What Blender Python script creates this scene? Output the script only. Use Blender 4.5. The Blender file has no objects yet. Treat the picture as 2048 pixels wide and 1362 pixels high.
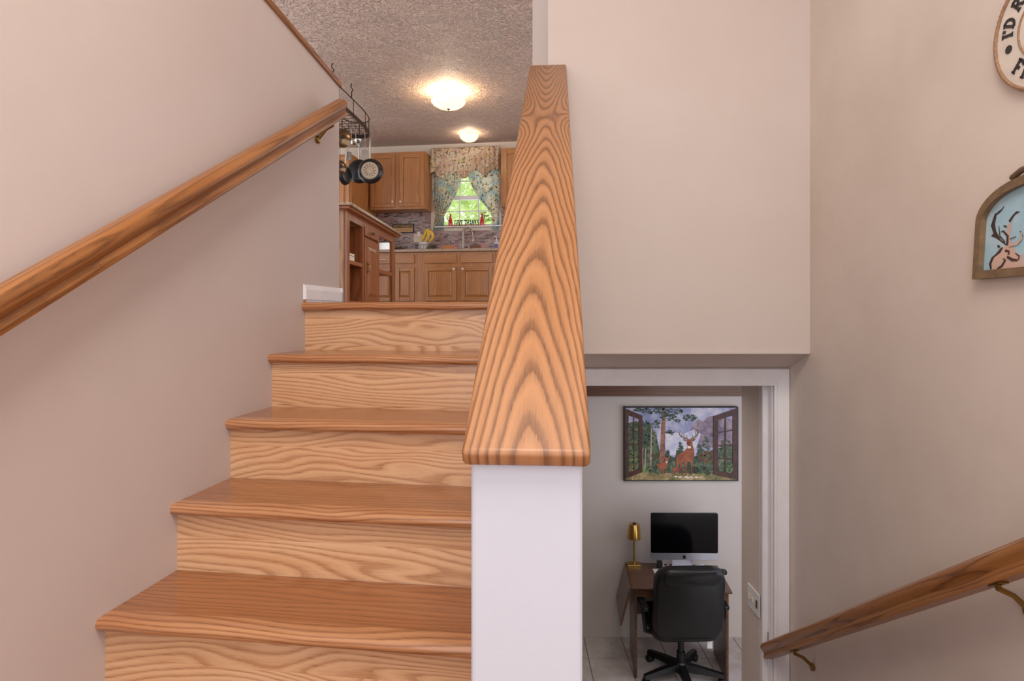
import bpy, bmesh, math, random
from mathutils import Matrix, Vector
R = math.radians
rng = random.Random(7)
sc = bpy.context.scene
COL = sc.collection

# ------------------------------------------------------------------ camera
FPX, CX, HZ = 1240.0, 1024.0, 630.0          # focal length, centre and horizon in photo pixels
cam_d = bpy.data.cameras.new('camera')
cam_d.sensor_width = 36.0
cam_d.lens = FPX / 2048 * 36.0
cam_d.shift_y = -(681 - HZ) / 2048
cam_d.clip_start = 0.02
cam = bpy.data.objects.new('camera', cam_d)
cam.rotation_euler = (R(90), 0, 0)
COL.objects.link(cam)
sc.camera = cam

# ------------------------------------------------------------------ world, lights, exposure
w = bpy.data.worlds.new('world'); sc.world = w
w.use_nodes = True
bg = w.node_tree.nodes['Background']
bg.inputs[0].default_value = (0.93, 0.95, 1.0, 1)
bg.inputs[1].default_value = 1.4
def area(name, loc, rot, sx, sy, power, col):
    l = bpy.data.lights.new(name, 'AREA'); l.shape = 'RECTANGLE'; l.size = sx; l.size_y = sy
    l.energy = power; l.color = col
    o = bpy.data.objects.new(name, l); o.location = loc; o.rotation_euler = rot; COL.objects.link(o)
    return o
area('foyer_lamp_light', (0.0, -0.1, 2.40), (0, 0, 0), 1.2, 1.2, 46, (1.0, 0.95, 0.90))
area('office_fill_light', (1.0, 3.9, -0.42), (0, 0, 0), 0.4, 0.4, 3.2, (1.0, 0.93, 0.87))  # unseen fill light added under the office ceiling, no fixture belongs to it
area('office_window_light', (2.55, 4.05, -1.25), (0, R(90), 0), 0.9, 0.7, 6, (0.66, 0.74, 1.0))
vs = sc.view_settings
vs.view_transform = 'Standard'; vs.look = 'None'; vs.gamma = 1.0; vs.use_curve_mapping = False
vs.exposure = 0.6

# ------------------------------------------------------------------ frames and pixels
class Frame:
    def __init__(s, o, yaw=0.0):
        s.o = Vector(o); s.yaw = R(yaw)
        s.m = Matrix.Translation(s.o) @ Matrix.Rotation(s.yaw, 4, 'Z'); s.i = s.m.inverted()
    def local_ray(s, px, py):
        d = Vector(((px - CX) / FPX, 1.0, (HZ - py) / FPX))
        return s.i @ Vector((0, 0, 0)), s.i.to_3x3() @ d
    def py(s, px, py, c):                      # ray meets local plane y = c -> (x, z)
        o, d = s.local_ray(px, py); t = (c - o.y) / d.y; p = o + d * t
        return p.x, p.z
    def px(s, px, py, c):                      # ray meets local plane x = c -> (y, z)
        o, d = s.local_ray(px, py); t = (c - o.x) / d.x; p = o + d * t
        return p.y, p.z
    def pz(s, px, py, c):                      # ray meets local plane z = c -> (x, y)
        o, d = s.local_ray(px, py); t = (c - o.z) / d.z; p = o + d * t
        return p.x, p.y
F0 = Frame((0, 0, 0))
FS = Frame((-1.163, 0, 0), -7.6)               # left wall and stairs
FK = Frame((0.018, 0.78, 0), -4.13)            # half wall with the oak cap
FB = Frame((-0.68, 9.0, 0), -8.0)              # kitchen end wall
FR = Frame((1.2711, 0, 0), -1.06)              # right wall

# ------------------------------------------------------------------ materials
def lin(c):
    return tuple((x / 12.92 if x <= .04045 else ((x + .055) / 1.055) ** 2.4) for x in (v / 255 for v in c)) + (1.0,)
class NT:
    def __init__(s, name):
        s.m = bpy.data.materials.new(name); s.m.use_nodes = True
        s.t = s.m.node_tree; s.n = s.t.nodes; s.b = s.n['Principled BSDF']; s.out = s.n['Material Output']
    def add(s, typ, **kw):
        n = s.n.new(typ)
        for k, v in kw.items():
            if k.startswith('i_'):
                key = k[2:]; key = int(key) if key.isdigit() else key
                if hasattr(v, 'node'): s.t.links.new(v, n.inputs[key])
                else: n.inputs[key].default_value = v
            else: setattr(n, k, v)
        return n
    def math(s, op, a, b=0.0, c=0.0):
        n = s.n.new('ShaderNodeMath'); n.operation = op
        for i, v in enumerate((a, b, c)):
            if hasattr(v, 'node'): s.t.links.new(v, n.inputs[i])
            else: n.inputs[i].default_value = v
        return n.outputs[0]
    def ramp(s, fac, stops, interp='LINEAR'):
        n = s.n.new('ShaderNodeValToRGB'); n.color_ramp.interpolation = interp
        e = n.color_ramp.elements
        while len(e) < len(stops): e.new(0.5)
        for el, (p, c) in zip(e, stops): el.position = p; el.color = c
        s.t.links.new(fac, n.inputs[0]); return n.outputs[0]
    def mix(s, fac, a, b, blend='MIX'):
        n = s.n.new('ShaderNodeMix'); n.data_type = 'RGBA'; n.blend_type = blend
        for i, v in ((0, fac), (6, a), (7, b)):
            if hasattr(v, 'node'): s.t.links.new(v, n.inputs[i])
            else: n.inputs[i].default_value = v
        return n.outputs[2]
    def noise(s, vec, scale=1.0, detail=3.0, rough=0.5, dist=0.0):
        n = s.n.new('ShaderNodeTexNoise'); n.inputs['Scale'].default_value = scale
        n.inputs['Detail'].default_value = detail; n.inputs['Roughness'].default_value = rough
        n.inputs['Distortion'].default_value = dist
        if vec is not None: s.t.links.new(vec, n.inputs['Vector'])
        return n.outputs[0]
    def coord(s, which='Object'):
        return s.n.new('ShaderNodeTexCoord').outputs[which]
    def comb(s, x, y, z=0.0):
        n = s.n.new('ShaderNodeCombineXYZ')
        for i, v in enumerate((x, y, z)):
            if hasattr(v, 'node'): s.t.links.new(v, n.inputs[i])
            else: n.inputs[i].default_value = v
        return n.outputs[0]
    def sep(s, v):
        n = s.n.new('ShaderNodeSeparateXYZ'); s.t.links.new(v, n.inputs[0]); return n.outputs
    def set(s, key, v):
        if hasattr(v, 'node'): s.t.links.new(v, s.b.inputs[key])
        else: s.b.inputs[key].default_value = v
    def bump(s, h, strength=0.2, dist=0.01):
        n = s.n.new('ShaderNodeBump'); n.inputs['Strength'].default_value = strength; n.inputs['Distance'].default_value = dist
        s.t.links.new(h, n.inputs['Height']); s.t.links.new(n.outputs[0], s.b.inputs['Normal'])

MATS = {}
def plain(name, c, rough=0.5, metal=0.0, coat=0.0, var=0.06, vscale=12, emit=None, estr=0.0, spec=0.5):
    if name in MATS: return MATS[name]
    t = NT(name); co = t.coord()
    n = t.noise(co, vscale, 3)
    c1 = lin(c); c0 = tuple(max(0, v * (1 - var)) for v in c1[:3]) + (1,); c2 = tuple(min(1, v * (1 + var)) for v in c1[:3]) + (1,)
    t.set('Base Color', t.ramp(n, [(0.3, c0), (0.7, c2)]))
    t.set('Roughness', rough); t.set('Metallic', metal); t.set('Coat Weight', coat); t.set('Specular IOR Level', spec)
    if emit: t.set('Emission Color', lin(emit)); t.set('Emission Strength', estr)
    MATS[name] = t.m; return t.m

def wallmat(name, c, stain=0.05, bump=0.12, tint=None):
    t = NT(name); co = t.coord()
    n1 = t.noise(co, 1.7, 4, 0.6); n2 = t.noise(co, 7.0, 3)
    base = lin(c); t2 = lin(tint or [int(v * .95) for v in c])
    col = t.mix(t.ramp(n1, [(0.4, (0, 0, 0, 1)), (0.75, (1, 1, 1, 1))]), base, t2)
    d = tuple(v * (1 - stain) for v in base[:3]) + (1,)
    col = t.mix(t.math('MULTIPLY', n2, 0.6), col, d)
    t.set('Base Color', col); t.set('Roughness', 0.62)
    h = t.noise(co, 140, 2); h2 = t.noise(co, 9, 3)
    t.bump(t.math('ADD', t.math('MULTIPLY', h, 0.35), t.math('MULTIPLY', h2, 1.2)), bump, 0.006)
    MATS[name] = t.m; return t.m

def oak(name, light, mid, dark, L='x', A='y', freq=55.0, amp=5.0, strip=0.0, seed=0.0, rough=0.3, coat=0.25, cath=None, nl=1.1, na=5.0, ringmix=0.75, var=0.25):
    """oak with grain lines along local axis L; A across. strip = board width in metres."""
    if name in MATS: return MATS[name]
    t = NT(name); co = t.coord()
    inf = t.add('ShaderNodeObjectInfo')
    s = t.sep(co); ax = {'x': s[0], 'y': s[1], 'z': s[2]}
    other = ax[[k for k in 'xyz' if k not in (L, A)][0]]
    l = t.math('ADD', ax[L], t.math('MULTIPLY', inf.outputs['Random'], 37.0)) if not cath else ax[L]
    a = t.math('ADD', ax[A], t.math('MULTIPLY', other, 0.45)) if not cath else ax[A]
    bid = None
    if strip:
        q = t.math('FLOOR', t.math('DIVIDE', t.math('ADD', a, 7.0 + seed * .013), strip))
        wn = t.add('ShaderNodeTexWhiteNoise', noise_dimensions='2D', i_Vector=t.comb(q, inf.outputs['Random']))
        bid = wn.outputs['Value']
        l = t.math('ADD', l, t.math('MULTIPLY', bid, 23.0))
    nv = t.comb(t.math('MULTIPLY', l, nl), t.math('MULTIPLY', a, na), seed)
    n = t.noise(nv, 1.0, 2.0, 0.45, 0.6)
    if cath:
        sfreq, k, yc, pw = cath
        kk = t.add('ShaderNodeMapRange', interpolation_type='SMOOTHSTEP', i_0=l, i_1=yc - 0.22, i_2=yc + 0.22, i_3=k, i_4=-k * 1.0)
        wob = t.math('MULTIPLY', t.math('SUBTRACT', t.noise(t.comb(t.math('MULTIPLY', l, 2.2), 0.3, seed), 1.0, 2), 0.5), 0.03)
        xa = t.math('POWER', t.math('ABSOLUTE', t.math('ADD', a, wob)), pw)
        v = t.math('ADD', t.math('MULTIPLY', l, sfreq), t.math('MULTIPLY', xa, kk.outputs[0]))
        v = t.math('ADD', v, t.math('MULTIPLY', n, amp))
    else:
        v = t.math('ADD', t.math('MULTIPLY', a, freq), t.math('MULTIPLY', n, amp))
    fine = t.noise(t.comb(t.math('MULTIPLY', l, 30), t.math('MULTIPLY', a, 420), seed), 1.0, 2, 0.6)
    v = t.math('ADD', v, t.math('MULTIPLY', fine, 0.22))
    fr = t.math('FRACT', v)
    ring = t.ramp(fr, [(0.0, (.3, .3, .3, 1)), (0.10, (1, 1, 1, 1)), (0.22, (.85, .85, .85, 1)), (0.45, (.25, .25, .25, 1)), (0.8, (0, 0, 0, 1)), (1.0, (.3, .3, .3, 1))], 'EASE')
    pores = t.ramp(t.noise(t.comb(t.math('MULTIPLY', l, 14), t.math('MULTIPLY', a, 330), seed + 3), 1.0, 2, 0.7), [(0.52, (0, 0, 0, 1)), (0.68, (1, 1, 1, 1))])
    big = t.noise(t.comb(t.math('MULTIPLY', l, 1.6), t.math('MULTIPLY', a, 9), seed + 9), 1.0, 3)
    col = t.mix(t.ramp(big, [(0.3, (0, 0, 0, 1)), (0.7, (1, 1, 1, 1))]), lin(light), lin(mid))
    if bid is not None:
        col = t.mix(t.math('MULTIPLY', bid, var * 1.6), col, tuple(v * .72 for v in lin(mid)[:3]) + (1,))
    col = t.mix(t.math('MULTIPLY', ring, ringmix), col, lin(dark))
    dk = tuple(v * .55 for v in lin(dark)[:3]) + (1,)
    col = t.mix(t.math('MULTIPLY', pores, t.math('ADD', 0.10, t.math('MULTIPLY', ring, 0.45))), col, dk)
    t.set('Base Color', col); t.set('Roughness', rough); t.set('Coat Weight', coat); t.set('Coat Roughness', 0.15)
    t.bump(t.math('ADD', t.math('MULTIPLY', ring, -0.4), t.math('MULTIPLY', fine, 0.5)), 0.05, 0.002)
    MATS[name] = t.m; return t.m

WALL_L = wallmat('paint_left', (210, 196, 189), tint=(205, 189, 181))
WALL_M = wallmat('paint_middle', (208, 193, 183), tint=(203, 186, 174))
WALL_R = wallmat('paint_right', (220, 204, 191), stain=0.09, tint=(205, 187, 172))
WALL_O = wallmat('paint_office', (204, 193, 185))
WALL_K = wallmat('paint_kitchen', (224, 208, 190))
WHITE = plain('white_trim', (236, 231, 231), 0.4, var=0.03)
POSTW = wallmat('post_white', (196, 197, 206), stain=0.03, bump=0.08, tint=(191, 192, 201))
CAP_OAK = oak('oak_cap', (177, 126, 84), (166, 113, 70), (108, 68, 38), 'y', 'x', cath=(8.5, 380.0, 1.52, 1.7), amp=3.0, nl=1.6, na=9, seed=2.0, rough=0.45, coat=0.08, ringmix=0.85)
EDGE_OAK = oak('oak_edge', (204, 136, 84), (190, 120, 70), (140, 80, 42), 'x', 'z', freq=120, amp=2)
TREAD_OAK = oak('oak_tread', (174, 114, 70), (162, 101, 58), (120, 70, 38), 'x', 'y', freq=42, amp=9, strip=0.085, seed=5, rough=0.24, coat=0.45, nl=.9, na=4.5, ringmix=0.55)
RISER_OAK = oak('oak_riser', (232, 190, 148), (222, 170, 124), (166, 106, 66), 'x', 'z', freq=52, amp=15, strip=0.105, seed=11, rough=0.27, coat=0.4, nl=1.0, na=4.2, ringmix=0.6, var=.16)
NOSE_OAK = oak('oak_nose', (200, 146, 102), (182, 120, 76), (138, 84, 48), 'x', 'z', freq=90, amp=7, seed=15, rough=0.24, coat=0.45, nl=1.2)
RAIL_OAK = oak('oak_rail', (176, 118, 64), (156, 98, 48), (108, 64, 30), 'y', 'x', freq=85, amp=8, seed=21, rough=0.33, nl=.9, na=8)
CAB_OAK = oak('oak_cabinet', (194, 136, 78), (178, 116, 62), (132, 82, 42), 'z', 'x', freq=38, amp=6, seed=31, rough=0.4, nl=1.0, na=5, ringmix=.5)
CAB_OAKH = oak('oak_cabinet_cross', (194, 136, 78), (178, 116, 62), (132, 82, 42), 'x', 'z', freq=38, amp=6, seed=33, rough=0.4, nl=1.0, na=5, ringmix=.5)
ISL_OAK = oak('island_wood', (172, 104, 60), (152, 86, 46), (104, 56, 30), 'z', 'y', freq=40, amp=5, seed=41, rough=0.35, ringmix=.45)
ISL_PALE = oak('island_panel', (186, 142, 96), (166, 122, 78), (108, 72, 42), 'z', 'x', freq=26, amp=7, seed=45, rough=0.45, ringmix=.45)
DESK_OAK = oak('desk_wood', (104, 66, 40), (82, 50, 30), (48, 28, 18), 'x', 'y', freq=40, amp=6, seed=51, rough=0.33, ringmix=.5)
BEAM = oak('beam_wood', (108, 64, 30), (90, 50, 22), (60, 32, 16), 'x', 'z', freq=40, amp=5, seed=55, rough=0.5, ringmix=.4)
BRASS = plain('brass', (150, 120, 62), 0.28, 1.0)
GOLD = plain('gold', (196, 158, 84), 0.24, 1.0)
STEEL = plain('steel', (190, 186, 180), 0.25, 1.0)
NICKEL = plain('nickel', (160, 146, 132), 0.32, 1.0)
BLACK = plain('black_enamel', (30, 29, 30), 0.3)
IRON = plain('dark_iron', (64, 52, 46), 0.45, 0.7)
LEATHER = plain('black_leather', (12, 11, 12), 0.45, coat=0.08, var=0.3, vscale=30)
PLASTIC = plain('black_plastic', (17, 16, 17), 0.42)
PORCELAIN = plain('white_knob', (232, 222, 210), 0.25)

def ceilmat():
    t = NT('stomped_ceiling'); co = t.coord()
    d = t.noise(co, 5, 3); 
    n = t.noise(co, 12, 2, 0.5, 3.2)
    n2 = t.noise(co, 3.0, 2)
    h = t.ramp(n, [(0.45, (0, 0, 0, 1)), (0.56, (1, 1, 1, 1))])
    h = t.math('MULTIPLY', h, t.math('ADD', 0.5, n2))
    t.set('Base Color', t.mix(d, lin((226, 202, 186)), lin((214, 190, 174)))); t.set('Roughness', 0.7)
    t.bump(h, 1.0, 0.03); return t.m
CEIL = ceilmat()
def granite():
    t = NT('granite'); co = t.coord()
    n = t.noise(co, 90, 3, 0.7); m = t.noise(co, 30, 2)
    c = t.ramp(n, [(0.32, lin((72, 52, 42))), (0.45, lin((150, 120, 94))), (0.55, lin((196, 172, 142))), (0.7, lin((222, 208, 186)))])
    t.set('Base Color', t.mix(t.math('MULTIPLY', m, .4), c, lin((140, 108, 84)))); t.set('Roughness', 0.2); return t.m
GRANITE = granite()
def mosaic():
    t = NT('mosaic_backsplash'); s = t.sep(t.coord())
    v = t.comb(s[0], s[2], 0.0)
    b = t.add('ShaderNodeTexBrick', i_Vector=v, i_Scale=1.0, i_Color1=(0, 0, 0, 1), i_Color2=(1, 1, 1, 1), i_Mortar=(.5, .5, .5, 1))
    b.inputs['Mortar Size'].default_value = 0.0016; b.inputs['Brick Width'].default_value = 0.075; b.inputs['Row Height'].default_value = 0.0195
    b.offset_frequency = 2; b.offset = 0.37; b.squash = 0.6; b.squash_frequency = 3; b.inputs['Bias'].default_value = 0.0
    col = t.ramp(b.outputs['Color'], [(0.0, lin((60, 42, 40))), (0.2, lin((84, 60, 56))), (0.22, lin((128, 92, 88))), (0.5, lin((150, 112, 106))), (0.75, lin((172, 138, 130))), (0.9, lin((158, 150, 142))), (1.0, lin((136, 96, 92)))])
    col = t.mix(b.outputs['Fac'], col, lin((188, 164, 150)))
    t.set('Base Color', col); t.set('Roughness', 0.22)
    t.bump(t.math('SUBTRACT', 1.0, b.outputs['Fac']), 0.5, 0.003); return t.m
MOSAIC = mosaic()
def floral(name, base, tint, tr_w):
    t = NT(name); co = t.coord()
    def spots(scale, lo, hi, seed):
        m = t.add('ShaderNodeMapping', i_Vector=co); m.inputs['Location'].default_value = (seed, seed * 2, seed)
        return t.ramp(t.noise(m.outputs[0], scale, 2, 0.5, 0.6), [(lo, (0, 0, 0, 1)), (hi, (1, 1, 1, 1))])
    c = t.mix(spots(7, .48, .58, 1), lin(base), lin(tint))
    c = t.mix(spots(17, .60, .65, 3), c, lin((222, 194, 116)))
    c = t.mix(spots(30, .58, .63, 5), c, lin((134, 132, 92)))
    c = t.mix(spots(26, .64, .68, 8), c, lin((176, 120, 96)))
    t.set('Base Color', c); t.set('Roughness', 0.85)
    tr = t.add('ShaderNodeBsdfTranslucent'); t.t.links.new(c, tr.inputs[0])
    mx = t.add('ShaderNodeMixShader', i_0=tr_w); t.t.links.new(t.b.outputs[0], mx.inputs[1]); t.t.links.new(tr.outputs[0], mx.inputs[2])
    t.t.links.new(mx.outputs[0], t.out.inputs[0]); return t.m
FLORAL = floral('floral_valance', (238, 222, 198), (226, 196, 172), .25); FLORAL_BACKLIT = floral('floral_panel_backlit', (240, 236, 222), (206, 224, 222), .55)  # panel fabric painted paler and bluer, its backlighting put into the colour
def tilemat():
    t = NT('floor_tile_stone'); co = t.coord(); inf = t.add('ShaderNodeObjectInfo')
    m = t.add('ShaderNodeVectorMath', operation='ADD', i_0=co); t.t.links.new(inf.outputs['Location'], m.inputs[1])
    n = t.noise(m.outputs[0], 6, 5, 0.65)
    t.set('Base Color', t.ramp(n, [(0.3, lin((168, 156, 150))), (0.55, lin((194, 184, 178))), (0.75, lin((206, 200, 198)))])); t.set('Roughness', 0.35); return t.m
TILE = tilemat()
def glassmat():
    t = NT('window_glass'); t.set('Base Color', (1, 1, 1, 1)); t.set('Roughness', 0.0)
    g = t.add('ShaderNodeBsdfGlossy'); g.inputs['Roughness'].default_value = 0.02
    tr = t.add('ShaderNodeBsdfTransparent'); tr.inputs[0].default_value = (.97, .99, .99, 1)
    mx = t.add('ShaderNodeMixShader', i_0=0.06); t.t.links.new(tr.outputs[0], mx.inputs[1]); t.t.links.new(g.outputs[0], mx.inputs[2])
    t.t.links.new(mx.outputs[0], t.out.inputs[0]); return t.m
GLASS = glassmat()
def lampglass(name, s):
    t = NT(name); co = t.coord(); n = t.noise(co, 9, 3, .6, 1.0)
    t.set('Base Color', t.mix(n, lin((250, 226, 190)), lin((232, 200, 160)))); t.set('Roughness', 0.25)
    t.set('Emission Color', t.mix(n, lin((255, 232, 196)), lin((255, 214, 160)))); t.set('Emission Strength', s); return t.m
LAMPG = lampglass('lamp_alabaster', 1.05)
def leafmat():
    t = NT('tree_leaves'); n = t.noise(t.coord(), 1.3, 4, .7)
    c = t.ramp(n, [(0.3, lin((150, 176, 84))), (0.5, lin((190, 210, 126))), (0.7, lin((226, 234, 190)))])  # leaf colours brightened to stand in for sunlight on the crowns
    t.set('Base Color', c); t.set('Roughness', .6)
    tr = t.add('ShaderNodeBsdfTranslucent'); t.t.links.new(c, tr.inputs[0])
    mx = t.add('ShaderNodeMixShader', i_0=0.5); t.t.links.new(t.b.outputs[0], mx.inputs[1]); t.t.links.new(tr.outputs[0], mx.inputs[2])
    t.t.links.new(mx.outputs[0], t.out.inputs[0]); return t.m
LEAF = leafmat()

# ------------------------------------------------------------------ mesh helpers
class MB:
    def __init__(s): s.v = []; s.f = []; s.mi = []; s.cur = 0
    def box(s, x0, x1, y0, y1, z0, z1, m=None):
        b = len(s.v); c = [(x, y, z) for z in (z0, z1) for y in (y0, y1) for x in (x0, x1)]
        s.v += [tuple(m @ Vector(p)) for p in c] if m else c
        for f in ((0, 2, 3, 1), (4, 5, 7, 6), (0, 1, 5, 4), (2, 6, 7, 3), (0, 4, 6, 2), (1, 3, 7, 5)):
            s.f.append(tuple(b + i for i in f)); s.mi.append(s.cur)
        return s
    def loft(s, rings, cap=True, closed=True):
        b = len(s.v); n = len(rings[0])
        for r in rings: s.v += [tuple(p) for p in r]
        for i in range(len(rings) - 1):
            for j in range(n if closed else n - 1):
                k = (j + 1) % n
                s.f.append((b + i * n + j, b + i * n + k, b + (i + 1) * n + k, b + (i + 1) * n + j)); s.mi.append(s.cur)
        if cap and closed:
            s.f.append(tuple(b + j for j in reversed(range(n)))); s.mi.append(s.cur)
            s.f.append(tuple(b + (len(rings) - 1) * n + j for j in range(n))); s.mi.append(s.cur)
        return s
    def prism(s, poly, fn0, fn1):              # poly of 2-tuples; fn maps (p,q) -> xyz at each end
        return s.loft([[fn0(*p) for p in poly], [fn1(*p) for p in poly]])
    def face(s, pts):
        b = len(s.v); s.v += [tuple(p) for p in pts]; s.f.append(tuple(range(b, b + len(pts)))); s.mi.append(s.cur); return s
    def tube(s, path, r, n=8, cap=True):
        P = [Vector(p) for p in path]; rings = []; up = None
        for i, p in enumerate(P):
            d = (P[min(i + 1, len(P) - 1)] - P[max(i - 1, 0)]).normalized()
            if up is None:
                up = Vector((0, 0, 1)) if abs(d.z) < .9 else Vector((1, 0, 0))
            a = d.cross(up)
            if a.length < 1e-4: a = d.orthogonal()
            a.normalize(); up = a.cross(d).normalized()
            rr = r[i] if isinstance(r, (list, tuple)) else r
            rings.append([p + (a * math.cos(2 * math.pi * k / n) + up * math.sin(2 * math.pi * k / n)) * rr for k in range(n)])
        return s.loft(rings, cap)
    def lathe(s, prof, o=(0, 0, 0), n=20, m=None):       # prof: (r, z)
        rings = []
        for r, z in prof:
            ring = [Vector((o[0] + max(r, 1e-5) * math.cos(2 * math.pi * k / n), o[1] + max(r, 1e-5) * math.sin(2 * math.pi * k / n), o[2] + z)) for k in range(n)]
            rings.append([m @ p for p in ring] if m else ring)
        return s.loft(rings)
    def build(s, name, mat, parent=None, smooth=False, bevel=0.0, seg=2, loc=None, rot=None):
        me = bpy.data.meshes.new(name); me.from_pydata(s.v, [], s.f); me.update()
        bm = bmesh.new(); bm.from_mesh(me); bmesh.ops.recalc_face_normals(bm, faces=bm.faces)
        if bevel:
            bmesh.ops.bevel(bm, geom=[e for e in bm.edges if len(e.link_faces) == 2 and e.calc_face_angle(0) > .5], offset=bevel, segments=seg, profile=.5, affect='EDGES')
        bm.to_mesh(me); bm.free()
        for mm in (mat if isinstance(mat, (list, tuple)) else [mat]): me.materials.append(mm)
        if not bevel and any(s.mi):
            for p, i in zip(me.polygons, s.mi): p.material_index = i
        o = bpy.data.objects.new(name, me); COL.objects.link(o)
        if smooth:
            for p in me.polygons: p.use_smooth = True
            try: me.set_sharp_from_angle(angle=R(40))
            except Exception: pass
        if parent: o.parent = parent
        if loc: o.location = loc
        if rot: o.rotation_euler = rot
        return o
def tag(o, label=None, cat=None, group=None, kind=None):
    if label: o['label'] = label
    if cat: o['category'] = cat
    if group: o['group'] = group
    if kind: o['kind'] = kind
    return o
def empty(name, fr, label=None, cat=None, group=None, kind=None):
    o = bpy.data.objects.new(name, None); COL.objects.link(o); o.empty_display_size = .05
    o.location = fr.o; o.rotation_euler = (0, 0, fr.yaw)
    return tag(o, label, cat, group, kind)
def place(o, fr):
    o.location = fr.o; o.rotation_euler = (0, 0, fr.yaw); return o
def struct(o, fr=F0, label=None, cat=None):
    place(o, fr); return tag(o, label, cat, None, 'structure')
def rounded(w, h, r, n=4):
    p = []
    for cx, cy, a in ((w / 2 - r, h / 2 - r, 0), (-w / 2 + r, h / 2 - r, 90), (-w / 2 + r, -h / 2 + r, 180), (w / 2 - r, -h / 2 + r, 270)):
        p += [(cx + r * math.cos(R(a + 90 * k / n)), cy + r * math.sin(R(a + 90 * k / n))) for k in range(n + 1)]
    return p
def arc(cx, cy, rx, ry, a0, a1, n=10):
    return [(cx + rx * math.cos(R(a0 + (a1 - a0) * k / n)), cy + ry * math.sin(R(a0 + (a1 - a0) * k / n))) for k in range(n + 1)]
def sub_frame(fr, x, y, z, yaw=0.0):
    return Frame(fr.m @ Vector((x, y, z)), math.degrees(fr.yaw) + yaw)

# slab-serif lettering made of strokes (unit cell 1 high)
def _a(cx, cy, rx, ry, a0, a1, n=9): return arc(cx, cy, rx, ry, a0, a1, n)
GLYPH = {
 'I': ([[(.2, 0), (.2, 1)]], [(.2, 0), (.2, 1)], .4), "'": ([[(.1, 1), (.07, .72)]], [], .22),
 'D': ([[(.18, 0), (.18, 1)], [(.18, 1)] + _a(.3, .5, .34, .44, 90, -90) + [(.18, 0)]], [(.18, 0), (.18, 1)], .78),
 'R': ([[(.18, 0), (.18, 1)], [(.18, .94)] + _a(.38, .73, .22, .22, 90, -90) + [(.18, .5)], [(.36, .5), (.68, 0)]], [(.18, 0), (.18, 1), (.68, 0)], .82),
 'A': ([[(.1, 0), (.4, 1), (.7, 0)], [(.2, .33), (.6, .33)]], [(.1, 0), (.7, 0)], .8),
 'T': ([[(.36, 0), (.36, .95)], [(.04, .95), (.68, .95)], [(.05, .95), (.05, .75)], [(.67, .95), (.67, .75)]], [(.36, 0)], .74),
 'H': ([[(.16, 0), (.16, 1)], [(.66, 0), (.66, 1)], [(.16, .5), (.66, .5)]], [(.16, 0), (.16, 1), (.66, 0), (.66, 1)], .84),
 'E': ([[(.18, 0), (.18, 1)], [(.18, .95), (.62, .95), (.62, .8)], [(.18, .5), (.5, .5)], [(.18, .05), (.64, .05), (.64, .22)]], [], .72),
 'F': ([[(.18, 0), (.18, 1)], [(.18, .95), (.62, .95), (.62, .78)], [(.18, .5), (.5, .5)]], [(.18, 0), (.18, 1)], .7),
 'B': ([[(.18, 0), (.18, 1)], [(.18, .95)] + _a(.36, .73, .2, .22, 90, -90) + _a(.38, .26, .24, .24, 90, -90) + [(.18, .03)]], [(.18, 0), (.18, 1)], .74),
 'S': ([_a(.34, .73, .24, .23, 20, 270) + _a(.34, .26, .26, .24, 90, -160)], [], .7),
 'N': ([[(.16, 0), (.16, 1), (.66, 0), (.66, 1)]], [(.16, 0), (.66, 1)], .84),
 'G': ([_a(.4, .5, .32, .47, 45, 330, 14) + [(.68, .42), (.46, .42)]], [], .82),
 'V': ([[(.08, 1), (.38, 0), (.68, 1)]], [(.08, 1), (.68, 1)], .76),
 'K': ([[(.16, 0), (.16, 1)], [(.64, 1), (.16, .42)], [(.34, .6), (.68, 0)]], [(.16, 0), (.16, 1), (.68, 0)], .8),
 'M': ([[(.14, 0), (.16, 1), (.46, .2), (.76, 1), (.78, 0)]], [], .94), 'C': ([_a(.4, .5, .32, .47, 45, 315, 14)], [], .78), ' ': ([], [], .4)}
def strokes(mb, text, fn, height, wid=.17, xs=1.0, d0=0.0, d1=0.003):
    """fn(p, q, d): text plane coordinates in metres (p along, q up) and depth -> xyz"""
    x = 0.0
    def quad(a, b, w):
        ax, ay = a; bx, by = b; L = math.hypot(bx - ax, by - ay) or 1e-6
        nx, ny = -(by - ay) / L * w / 2, (bx - ax) / L * w / 2
        poly = [(ax + nx, ay + ny), (bx + nx, by + ny), (bx - nx, by - ny), (ax - nx, ay - ny)]
        mb.prism(poly, lambda p, q: fn(p * height * xs, q * height, d0), lambda p, q: fn(p * height * xs, q * height, d1))
    for ch in text:
        st, serif, adv = GLYPH[ch]
        for pl in st:
            for a, b in zip(pl, pl[1:]): quad((a[0] + x, a[1]), (b[0] + x, b[1]), wid)
        for sx, sy in serif:
            sy2 = .05 if sy < .5 else .95
            quad((sx + x - .17, sy2), (sx + x + .17, sy2), .12)
        x += adv
    return x * height * xs

# ================================================================== STRUCTURE
LAND, FLK, LOW, CEILZ = -0.90, 0.05, -2.64, 2.49
# left half wall (stair side), its top follows the wood cap in the photograph
yE = 2.845                                     # far end along the wall
mb = MB()
top = lambda y: 1.108 - 0.11 * (y - 2.2)
mb.prism([(-1.2, LAND - .3), (yE, LAND - .3), (yE, top(yE)), (-1.2, top(-1.2))], lambda p, q: (0, p, q), lambda p, q: (-.12, p, q))
struct(mb.build('wall_left', WALL_L), FS)
mb = MB()
mb.prism([(-1.2, top(-1.2)), (yE + .006, top(yE + .006)), (yE + .006, top(yE) + .02), (-1.2, top(-1.2) + .02)], lambda p, q: (.012, p, q), lambda p, q: (-.132, p, q))
struct(mb.build('trim_1', RAIL_OAK, bevel=.003), FS)
# right wall
mb = MB().box(0, .12, -1.2, 3.06, LOW, 2.7)
struct(mb.build('wall_right', WALL_R), FR)
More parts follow.
